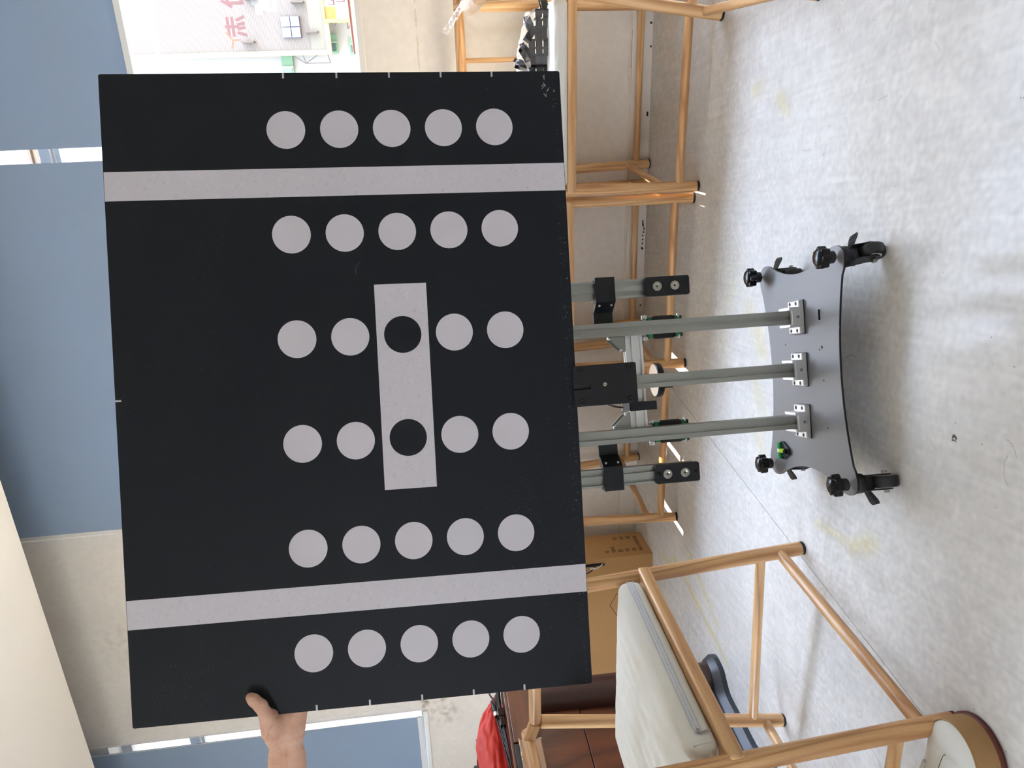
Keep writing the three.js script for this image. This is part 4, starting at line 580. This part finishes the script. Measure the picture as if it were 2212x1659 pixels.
// things on the podium: red pouch, adapters, plugs and cables
{
  const top = 0.747, pouch = (off) => sheet((u, v) => {
    const z = 1.02 + u * 0.42, ridge = 0.055 + 0.045 * sstep(0, 0.5, u), lean = Math.sin(v * Math.PI) * 0.045 * (0.4 + u);
    const y = top + 0.004 + v * (u < 0.16 ? ridge * (0.25 + 4.4 * u) : ridge), drop = u < 0.2 ? 0 : 0; return V(-1.93 - off - (off ? 0.05 : -0.03) * Math.sin(v * Math.PI * 0.9) * (0.3 + u) + N(u * 9, v * 8, off * 9) * 0.007 - drop, y + (1 - v) * 0.0 + N(u * 7, v * 5, 2) * 0.004, z - v * 0.035 * (1 - u)); }, 40, 22);
  const g = thing('zip_pouch', 'red fabric pouch lying open on the podium desk, filled with black cables', 'pouch', DESK);
  part('front_side', pouch(0), M.red, g); part('back_side', pouch(0.05), M.red, g);
  part('tab', sheet((u, v) => V(-1.95 + 0.012 * u, top + 0.04 + v * 0.022 + u * 0.004, 1.06 + v * 0.045 + u * 0.02 - 0.01), 6, 10), M.red, g);
  part('zip_edge', tube([V(-1.945, top + 0.063, 1.09), V(-1.94, top + 0.08, 1.16), V(-1.935, top + 0.098, 1.26), V(-1.94, top + 0.105, 1.4)], 0.0022, 30, 6), M.piping, g);
  solo('power_adapter', [box(-1.985, top + 0.088, 1.16, 0.045, 0.028, 0.05, 0.004), tube([V(-1.985, top + 0.088, 1.135), V(-1.98, top + 0.05, 1.11), V(-1.97, top + 0.01, 1.1)], 0.003, 16, 6)], M.darkPlastic, 'small black power adapter sticking out behind the tip of the red pouch', 'adapter').position.set(...DESK);
  solo('power_adapter', [box(-1.985, top + 0.1, 1.29, 0.05, 0.036, 0.1, 0.006), box(-1.955, top + 0.1, 1.28, 0.004, 0.014, 0.03, 0.001)], M.darkPlastic, 'larger black adapter behind the wide end of the red pouch', 'adapter').position.set(...DESK);
  const cab = (pts, r, label, n = 'cable') => solo(n, tube(pts.map((p) => V(...p)), r, 60, 8), M.cable, label, 'cable', 'black cables by the red pouch').position.set(...DESK);
  const lab = 'thin black cable coiled on the podium desk beside the red pouch';
  for (let i = 0; i < 4; i++) { const o = i * 0.009 + rr(0, 0.006); cab([[-1.86 - o, top + 0.006, 1.30 + rr(0, 0.06)], [-1.868 - o, top + 0.008 + i * 0.004, 1.2], [-1.88 - o * 0.8, top + 0.014 + i * 0.0045, 1.1 + rr(-0.01, 0.01)], [-1.9 - o, top + 0.012 + i * 0.0035, 1.0], [-1.98 - o, top + 0.01, 0.965], [-2.05, top + 0.008, 1.02 + i * 0.004]], 0.0034, lab); }
  cab([[-1.885, top + 0.02, 1.07], [-1.882, top + 0.042, 1.03], [-1.886, top + 0.03, 0.99], [-1.9, top + 0.008, 0.985], [-1.93, top + 0.006, 1.03]], 0.003, 'black cable looping up highest beside the silver plug on the podium desk');
  const p = thing('audio_plug', 'silver-tipped black plug standing among the cables by the red pouch', 'plug', DESK); part('sleeve', rod(V(-1.892, top + 0.034, 1.075), V(-1.888, top + 0.03, 1.112), 0.008, 0.002, 16), M.cable, p); part('tip', rod(V(-1.888, top + 0.03, 1.11), V(-1.886, top + 0.028, 1.128), 0.009, 0.0015, 16), M.chrome, p); part('boot', rod(V(-1.894, top + 0.037, 1.05), V(-1.892, top + 0.034, 1.076), 0.0045, 0.001, 12), M.rubber, p);
  const q = thing('power_plug', 'square black power plug lying on the podium desk edge beside the cables', 'plug', DESK); part('body', [box(-1.852, top + 0.014, 1.15, 0.022, 0.024, 0.034, 0.003), box(-1.852, top + 0.013, 1.185, 0.016, 0.018, 0.04, 0.003)], M.gloss, q); part('lead', tube([V(-1.852, top + 0.012, 1.2), V(-1.854, top + 0.008, 1.27), V(-1.86, top + 0.005, 1.36)], 0.0032, 24, 8), M.cable, q);
}
// ---------------------------------------------------------------- the person who holds the board from the left
const smin = (a, b, k) => { const h = Math.max(k - Math.abs(a - b), 0) / k; return Math.min(a, b) - h * h * k * 0.25; };
const cone = (a, b, ra, rb) => { const dx = b.x - a.x, dy = b.y - a.y, dz = b.z - a.z, l2 = dx * dx + dy * dy + dz * dz || 1e-9; return (x, y, z) => { let t = ((x - a.x) * dx + (y - a.y) * dy + (z - a.z) * dz) / l2; t = t < 0 ? 0 : t > 1 ? 1 : t; return Math.hypot(x - a.x - t * dx, y - a.y - t * dy, z - a.z - t * dz) - ra - (rb - ra) * t; }; };
function march(field, c, half, cell) {
  const res = Math.ceil(2 * half / cell) + 2, mc = new MarchingCubes(res, M.skin, false, false, 400000), hs = mc.halfsize; mc.isolation = 0;
  for (let k = 0, o = 0; k < res; k++) { const z = c.z + (k - hs) / hs * half; for (let j = 0; j < res; j++) { const y = c.y + (j - hs) / hs * half; for (let i = 0; i < res; i++, o++) mc.field[o] = -field(c.x + (i - hs) / hs * half, y, z); } }
  mc.update(); const n = mc.count, g = new THREE.BufferGeometry(), p = new Float32Array(n * 3);
  for (let i = 0; i < n; i++) { p[i * 3] = c.x + mc.positionArray[i * 3] * half; p[i * 3 + 1] = c.y + mc.positionArray[i * 3 + 1] * half; p[i * 3 + 2] = c.z + mc.positionArray[i * 3 + 2] * half; }
  g.setAttribute('position', new THREE.BufferAttribute(p, 3)); const w = mergeVertices(g, 1e-5); w.computeVertexNormals(); return w;
}
const blend = (list, k) => (x, y, z) => { let d = 1e3; for (const f of list) d = smin(d, f(x, y, z), k); return d; };
BOARD.updateMatrixWorld(true);
const bw = (x, y, z) => V(x, y, z).applyMatrix4(BOARD.matrixWorld), toBoard = BOARD.matrixWorld.clone().invert();
{
  const g = thing('person', 'person whose bare hand grips the board edge, in a white and tan shoe', 'person');
  const L = (a, b, ra, rb) => cone(V(...a), V(...b), ra, rb);
  const palm = blend([
    L([-0.9, 0.2525, -0.006], [-0.7, 0.2505, -0.012], 0.0275, 0.0205), L([-0.9, 0.2745, -0.006], [-0.7, 0.2745, -0.012], 0.0275, 0.0205), L([-0.72, 0.2505, -0.012], [-0.655, 0.2515, -0.012], 0.0203, 0.0192), L([-0.72, 0.2745, -0.012], [-0.655, 0.2755, -0.011], 0.0203, 0.0192),
    L([-0.655, 0.277, -0.013], [-0.566, 0.287, -0.034], 0.0185, 0.0135), L([-0.655, 0.268, -0.014], [-0.563, 0.269, -0.035], 0.018, 0.0138), L([-0.655, 0.256, -0.014], [-0.567, 0.251, -0.034], 0.018, 0.0132), L([-0.655, 0.249, -0.013], [-0.575, 0.234, -0.033], 0.0185, 0.0122),
    L([-0.645, 0.247, -0.009], [-0.615, 0.237, -0.016], 0.0185, 0.0155),                     // heel of the hand on the little-finger side
    L([-0.648, 0.281, -0.006], [-0.62, 0.285, -0.002], 0.0205, 0.018)], 0.012);                // ball of the thumb
  const thumb = blend([L([-0.64, 0.286, -0.003], [-0.609, 0.2885, 0.0115], 0.018, 0.0142), L([-0.609, 0.2885, 0.0115], [-0.5845, 0.2985, 0.0165], 0.0138, 0.0118), L([-0.5845, 0.2985, 0.0165], [-0.5725, 0.3115, 0.014], 0.0116, 0.0108), L([-0.5725, 0.3115, 0.014], [-0.5675, 0.3185, 0.0115], 0.0106, 0.0082)], 0.006);
  const finger = (y0, y1, l, r) => blend([L([-0.568, y0, -0.034], [-0.568 + l * 0.48, y0 + (y1 - y0) * 0.5, -0.031], r * 1.15, r), L([-0.568 + l * 0.48, y0 + (y1 - y0) * 0.5, -0.031], [-0.568 + l * 0.8, y0 + (y1 - y0) * 0.8, -0.022], r, r * 0.92), L([-0.568 + l * 0.8, y0 + (y1 - y0) * 0.8, -0.022], [-0.568 + l, y1, -0.0155], r * 0.92, r * 0.8)], 0.004);
  const fingers = [finger(0.288, 0.305, 0.083, 0.0092), finger(0.27, 0.277, 0.092, 0.0095), finger(0.251, 0.251, 0.085, 0.009), finger(0.234, 0.225, 0.066, 0.0082)];
  const crease = (x, y, z) => 0.0017 * Math.exp(-Math.pow((x + 0.655 + (y - 0.262) * 0.1) / 0.0022, 2)) + 0.0026 * Math.exp(-Math.pow(((x + 0.611) * 0.55 + (y - 0.272) * 0.83) / 0.0024, 2)) * (z > -0.01 ? 1 : 0) + 0.0014 * Math.exp(-Math.pow(((x + 0.5895) * 0.86 + (y - 0.2965) * 0.5) / 0.0016, 2)) - 0.0018 * Math.exp(-Math.pow((y - 0.262) / 0.003, 2)) * sstep(-0.6, -0.68, x) * (z > -0.01 ? 1 : 0);
  const handF = (x, y, z) => { let d = smin(palm(x, y, z), thumb(x, y, z), 0.012); for (const f of fingers) d = smin(d, f(x, y, z), 0.005); return d + crease(x, y, z); };
  const hand = march(handF, V(-0.66, 0.265, -0.005), 0.178, 0.003); { const p = hand.attributes.position, nx = []; for (let i = 0; i < p.count; i++) nx.push(p.getX(i)); const keep = [], ix = hand.index.array; for (let i = 0; i < ix.length; i += 3) if (nx[ix[i]] > -0.832) keep.push(ix[i], ix[i + 1], ix[i + 2]); hand.setIndex(keep); hand.applyMatrix4(BOARD.matrixWorld); hand.computeVertexNormals(); }
  // joints of the body, in metres: left leg forward, facing the board
  const J = { w: bw(-0.7, 0.2635, -0.012), e: bw(-0.93, 0.262, -0.004), ls: V(-1.62, 1.4, 2.12), rs: V(-1.66, 1.4, 2.5), neck: V(-1.64, 1.47, 2.31), head: V(-1.6, 1.64, 2.3), chest: V(-1.64, 1.28, 2.31), waist: V(-1.64, 1.04, 2.32), hip: V(-1.65, 0.92, 2.32), lh: V(-1.64, 0.88, 2.23), rh: V(-1.66, 0.88, 2.41), lk: V(-1.46, 0.49, 2.15), rk: V(-1.7, 0.49, 2.44), la: V(-1.285, 0.1, 2.112), ra: V(-1.78, 0.1, 2.46), re: V(-1.72, 1.11, 2.58), rw: V(-1.62, 0.88, 2.56), rhd: V(-1.58, 0.8, 2.55) };
  const mid = J.w.clone().lerp(J.e, 0.25);
  const arm = [cone(J.e, J.ls, 0.042, 0.052), cone(mid, J.e, 0.0335, 0.04), cone(J.rs, J.re, 0.052, 0.042), cone(J.re, J.rw, 0.04, 0.028), cone(J.rw, J.rhd, 0.03, 0.026), cone(J.rhd, J.rhd.clone().add(V(0.02, -0.09, 0)), 0.022, 0.012)];
  const torso = [cone(J.ls, J.rs, 0.07, 0.07), cone(J.chest.clone().add(V(0, 0, -0.075)), J.waist.clone().add(V(0, 0, -0.05)), 0.105, 0.095), cone(J.chest.clone().add(V(0, 0, 0.075)), J.waist.clone().add(V(0, 0, 0.05)), 0.105, 0.095), cone(J.waist, J.hip, 0.12, 0.12)];
  const legs = [cone(J.lh, J.lk, 0.088, 0.056), cone(J.lk, J.la, 0.055, 0.038), cone(J.rh, J.rk, 0.088, 0.056), cone(J.rk, J.ra, 0.055, 0.038)];
  const head = [cone(J.neck, J.head.clone().add(V(0, -0.06, 0)), 0.056, 0.05), cone(J.head, J.head.clone().add(V(-0.02, 0.05, 0)), 0.085, 0.088), cone(J.head.clone().add(V(0.045, -0.085, 0)), J.head.clone().add(V(0.01, 0, 0)), 0.036, 0.07), cone(J.head.clone().add(V(0.088, -0.005, 0)), J.head.clone().add(V(0.108, -0.032, 0)), 0.011, 0.014), ...[-1, 1].map((s) => cone(J.head.clone().add(V(-0.005, 0.015, s * 0.083)), J.head.clone().add(V(0, -0.03, s * 0.082)), 0.016, 0.011))];
  const bodyF = blend([...arm, ...torso, ...legs, ...head], 0.03), body = march((x, y, z) => bodyF(x, y, z), V(-1.5, 0.9, 2.2), 0.96, 0.0135);
  for (const q of [hand, body]) if (!q.attributes.uv) { const p = q.attributes.position, uv = new Float32Array(p.count * 2); for (let i = 0; i < p.count; i++) { uv[i * 2] = (p.getX(i) - p.getZ(i)) * 8; uv[i * 2 + 1] = p.getY(i) * 8; } q.setAttribute('uv', new THREE.BufferAttribute(uv, 2)); }
  part('body', join([hand, body]), M.skin, g);
  const nail = new THREE.SphereGeometry(1, 20, 12); nail.scale(0.0054, 0.0078, 0.0018); { const y = V(0.57, 0.82, -0.1).normalize(), z = V(-0.5, 0.34, 0.8); z.addScaledVector(y, -z.dot(y)).normalize(); nail.applyMatrix4(new THREE.Matrix4().makeBasis(y.clone().cross(z), y, z).setPosition(-0.5735, 0.3168, 0.0197)); } nail.applyMatrix4(BOARD.matrixWorld); part('thumbnail', nail, phys({ color: 0xe6b9a4, roughness: 0.25 }), g);
  const sh = blend([...torso.slice(0, 3), cone(J.waist, J.hip.clone().add(V(0, 0.02, 0)), 0.125, 0.12), cone(J.ls, J.ls.clone().lerp(J.e, 0.55), 0.055, 0.056), cone(J.rs, J.rs.clone().lerp(J.re, 0.6), 0.055, 0.056)], 0.04), tr = blend(legs.concat([cone(J.hip.clone().add(V(0, 0.02, 0)), J.hip, 0.12, 0.12)]), 0.04);
  part('shirt', march((x, y, z) => sh(x, y, z) - 0.012, V(-1.6, 1.15, 2.28), 0.45, 0.012), std({ color: 0x2e3440, roughness: 0.9 }), g); part('trousers', march((x, y, z) => Math.max(tr(x, y, z) - 0.014, 0.115 - y), V(-1.6, 0.53, 2.28), 0.52, 0.012), std({ color: 0x23262c, roughness: 0.9 }), g);
  const hair = blend([cone(J.head.clone().add(V(-0.03, 0.055, 0)), J.head.clone().add(V(-0.045, -0.02, 0)), 0.094, 0.075)], 0.02); part('hair', march((x, y, z) => Math.max(hair(x, y, z) + 0.004 * N(x * 60, y * 60, z * 60), (x - J.head.x) - 0.055 + (J.head.y + 0.06 - y) * 0.5), J.head.clone(), 0.2, 0.008), std({ color: 0x15110e, roughness: 0.6 }), g);
  for (const s of [-1, 1]) { part('eye', T(new THREE.SphereGeometry(0.011, 16, 12), J.head.x + 0.073, J.head.y + 0.004, J.head.z + s * 0.032), M.white, g); part('iris', T(new THREE.SphereGeometry(0.0058, 12, 8), J.head.x + 0.0795, J.head.y + 0.004, J.head.z + s * 0.032), M.cable, g); part('eyebrow', rod(V(J.head.x + 0.078, J.head.y + 0.026, J.head.z + s * 0.018), V(J.head.x + 0.068, J.head.y + 0.028, J.head.z + s * 0.05), 0.0035, 0.001, 8), M.cable, g); }
  part('mouth', rod(V(J.head.x + 0.0865, J.head.y - 0.066, J.head.z - 0.02), V(J.head.x + 0.0865, J.head.y - 0.066, J.head.z + 0.02), 0.0045, 0.003, 10), std({ color: 0xa85a4e, roughness: 0.5 }), g);
  // shoes: outline from above, straight tan wall, white top
  const outline = (e) => { const p = []; for (let i = 0; i <= 28; i++) { const a = -Math.PI / 2 + i / 28 * Math.PI; p.push([-0.072 + (0.072 + e) * Math.cos(a), (0.068 + e) * Math.sin(a)]); } for (const [x, w] of [[-0.09, 0.067], [-0.115, 0.063], [-0.145, 0.056], [-0.18, 0.049], [-0.22, 0.046], [-0.25, 0.044]]) p.push([x, w + e]); for (let i = 1; i < 12; i++) { const a = Math.PI / 2 + i / 12 * Math.PI; p.push([-0.25 + (0.043 + e) * Math.cos(a), (0.044 + e) * Math.sin(a)]); } for (const [x, w] of [[-0.25, 0.044], [-0.22, 0.046], [-0.18, 0.049], [-0.145, 0.056], [-0.115, 0.063], [-0.09, 0.067]]) p.push([x, -w - e]); return p; };
  const skinOver = (rings) => { const pos = [], n = rings[0].length; for (let k = 0; k + 1 < rings.length; k++) for (let i = 0; i < n; i++) { const a = rings[k][i], b = rings[k][(i + 1) % n], c = rings[k + 1][i], d = rings[k + 1][(i + 1) % n]; pos.push(...a, ...d, ...b, ...a, ...c, ...d); } const q = new THREE.BufferGeometry(); q.setAttribute('position', new THREE.Float32BufferAttribute(pos, 3)); const m = mergeVertices(q, 1e-6); m.computeVertexNormals(); return metric(m); };
  const wallH = (x) => 0.052 - 0.006 * sstep(-0.06, -0.2, x), topH = (x) => 0.064 + 0.012 * sstep(-0.03, -0.1, x) + 0.045 * sstep(-0.08, -0.2, x);
  const ring = (k, y) => outline(0).map(([x, z]) => { const sx = Math.max(-0.25, Math.min(-0.06, x)); return [sx + (x - sx) * k, typeof y === 'function' ? y(x) : y, z * k]; });
  const suede = std({ color: 0xa58258, roughness: 0.92, bumpMap: rep(speck, 16, 16), bumpScale: 0.0006 }), leather = std({ color: 0xe3e5e0, roughness: 0.5, bumpMap: rep(speck, 8, 8), bumpScale: 0.0003 }), gold = std({ color: 0xd9a830, roughness: 0.25, metalness: 0.9 });
  const shoe = (m, deco) => {
    const grp = new THREE.Group(); grp.name = 'shoe'; grp.applyMatrix4(m); g.add(grp);
    const put = (n, geo, mat) => part(n, geo, mat, grp);
    put('sole', skinOver([outline(-0.01).map(([x, z]) => [x, 0, z]), outline(0.0035).map(([x, z]) => [x, 0.002, z]), outline(0.004).map(([x, z]) => [x, 0.009, z]), outline(-0.002).map(([x, z]) => [x, 0.011, z])]), std({ color: 0x5e2a20, roughness: 0.5 }));
    put('toe_guard', skinOver([ring(0.99, 0.009), ring(1, 0.014), ring(0.995, (x) => wallH(x) * 0.6), ring(0.965, (x) => wallH(x) * 0.88), ring(0.92, (x) => wallH(x)), ring(0.88, (x) => wallH(x) - 0.002)]), suede);
    const ups = [[0.91, 0], [0.88, 0.12], [0.8, 0.38], [0.68, 0.64], [0.5, 0.86], [0.3, 0.97], [0.1, 1], [0.01, 1]].map(([k, f]) => ring(k, (x) => wallH(x) - 0.003 + (topH(x) - wallH(x) + 0.003) * f)); put('upper', skinOver(ups), leather);
    put('stitching', tube(ring(0.93, (x) => wallH(x) + 0.0004).slice(0, 36).map((p) => V(...p)), 0.0009, 120, 6), std({ color: 0xc9ae84, roughness: 0.8 }));
    if (deco) {
      const holes = []; for (let i = 0; i < 3; i++) for (let j = 0; j < 4; j++) holes.push(T(new THREE.CylinderGeometry(0.0013, 0.0013, 0.002, 8), -0.078 - i * 0.009, topH(-0.078 - i * 0.009) - 0.0016 - Math.abs(j - 1.5) * 0.0006, -0.013 + j * 0.0085)); put('vent_hole', holes, M.rubber).userData.kind = 'stuff';
      put('lace', [tube([V(-0.112, 0.083, -0.026), V(-0.106, 0.093, -0.01), V(-0.106, 0.093, 0.012), V(-0.114, 0.083, 0.028)], 0.0044, 24, 8), tube([V(-0.128, 0.09, -0.026), V(-0.122, 0.1, -0.006), V(-0.12, 0.1, 0.014), V(-0.13, 0.09, 0.028)], 0.0044, 24, 8), tube([V(-0.145, 0.097, -0.026), V(-0.138, 0.107, 0), V(-0.146, 0.097, 0.028)], 0.0044, 24, 8)], M.white);
      put('eyelet_stay', tube([V(-0.098, 0.0755, 0.033), V(-0.12, 0.0815, 0.034), V(-0.16, 0.098, 0.033)], 0.004, 20, 6), leather); put('eyelet_stay', tube([V(-0.098, 0.0755, -0.033), V(-0.12, 0.0815, -0.034), V(-0.16, 0.098, -0.033)], 0.004, 20, 6), leather);
      put('gold_trim', tube([V(-0.085, 0.061, 0.054), V(-0.1, 0.066, 0.049), V(-0.118, 0.073, 0.044), V(-0.14, 0.082, 0.04)], 0.0024, 20, 6), gold);
    }
  };
  shoe(new THREE.Matrix4().makeRotationY(8 * D2R).setPosition(-1.051, 0, 2.087), true);
  shoe(new THREE.Matrix4().makeRotationY(-8 * D2R).setPosition(-1.56, 0, 2.49), false);
}
renderer.render(scene, camera);
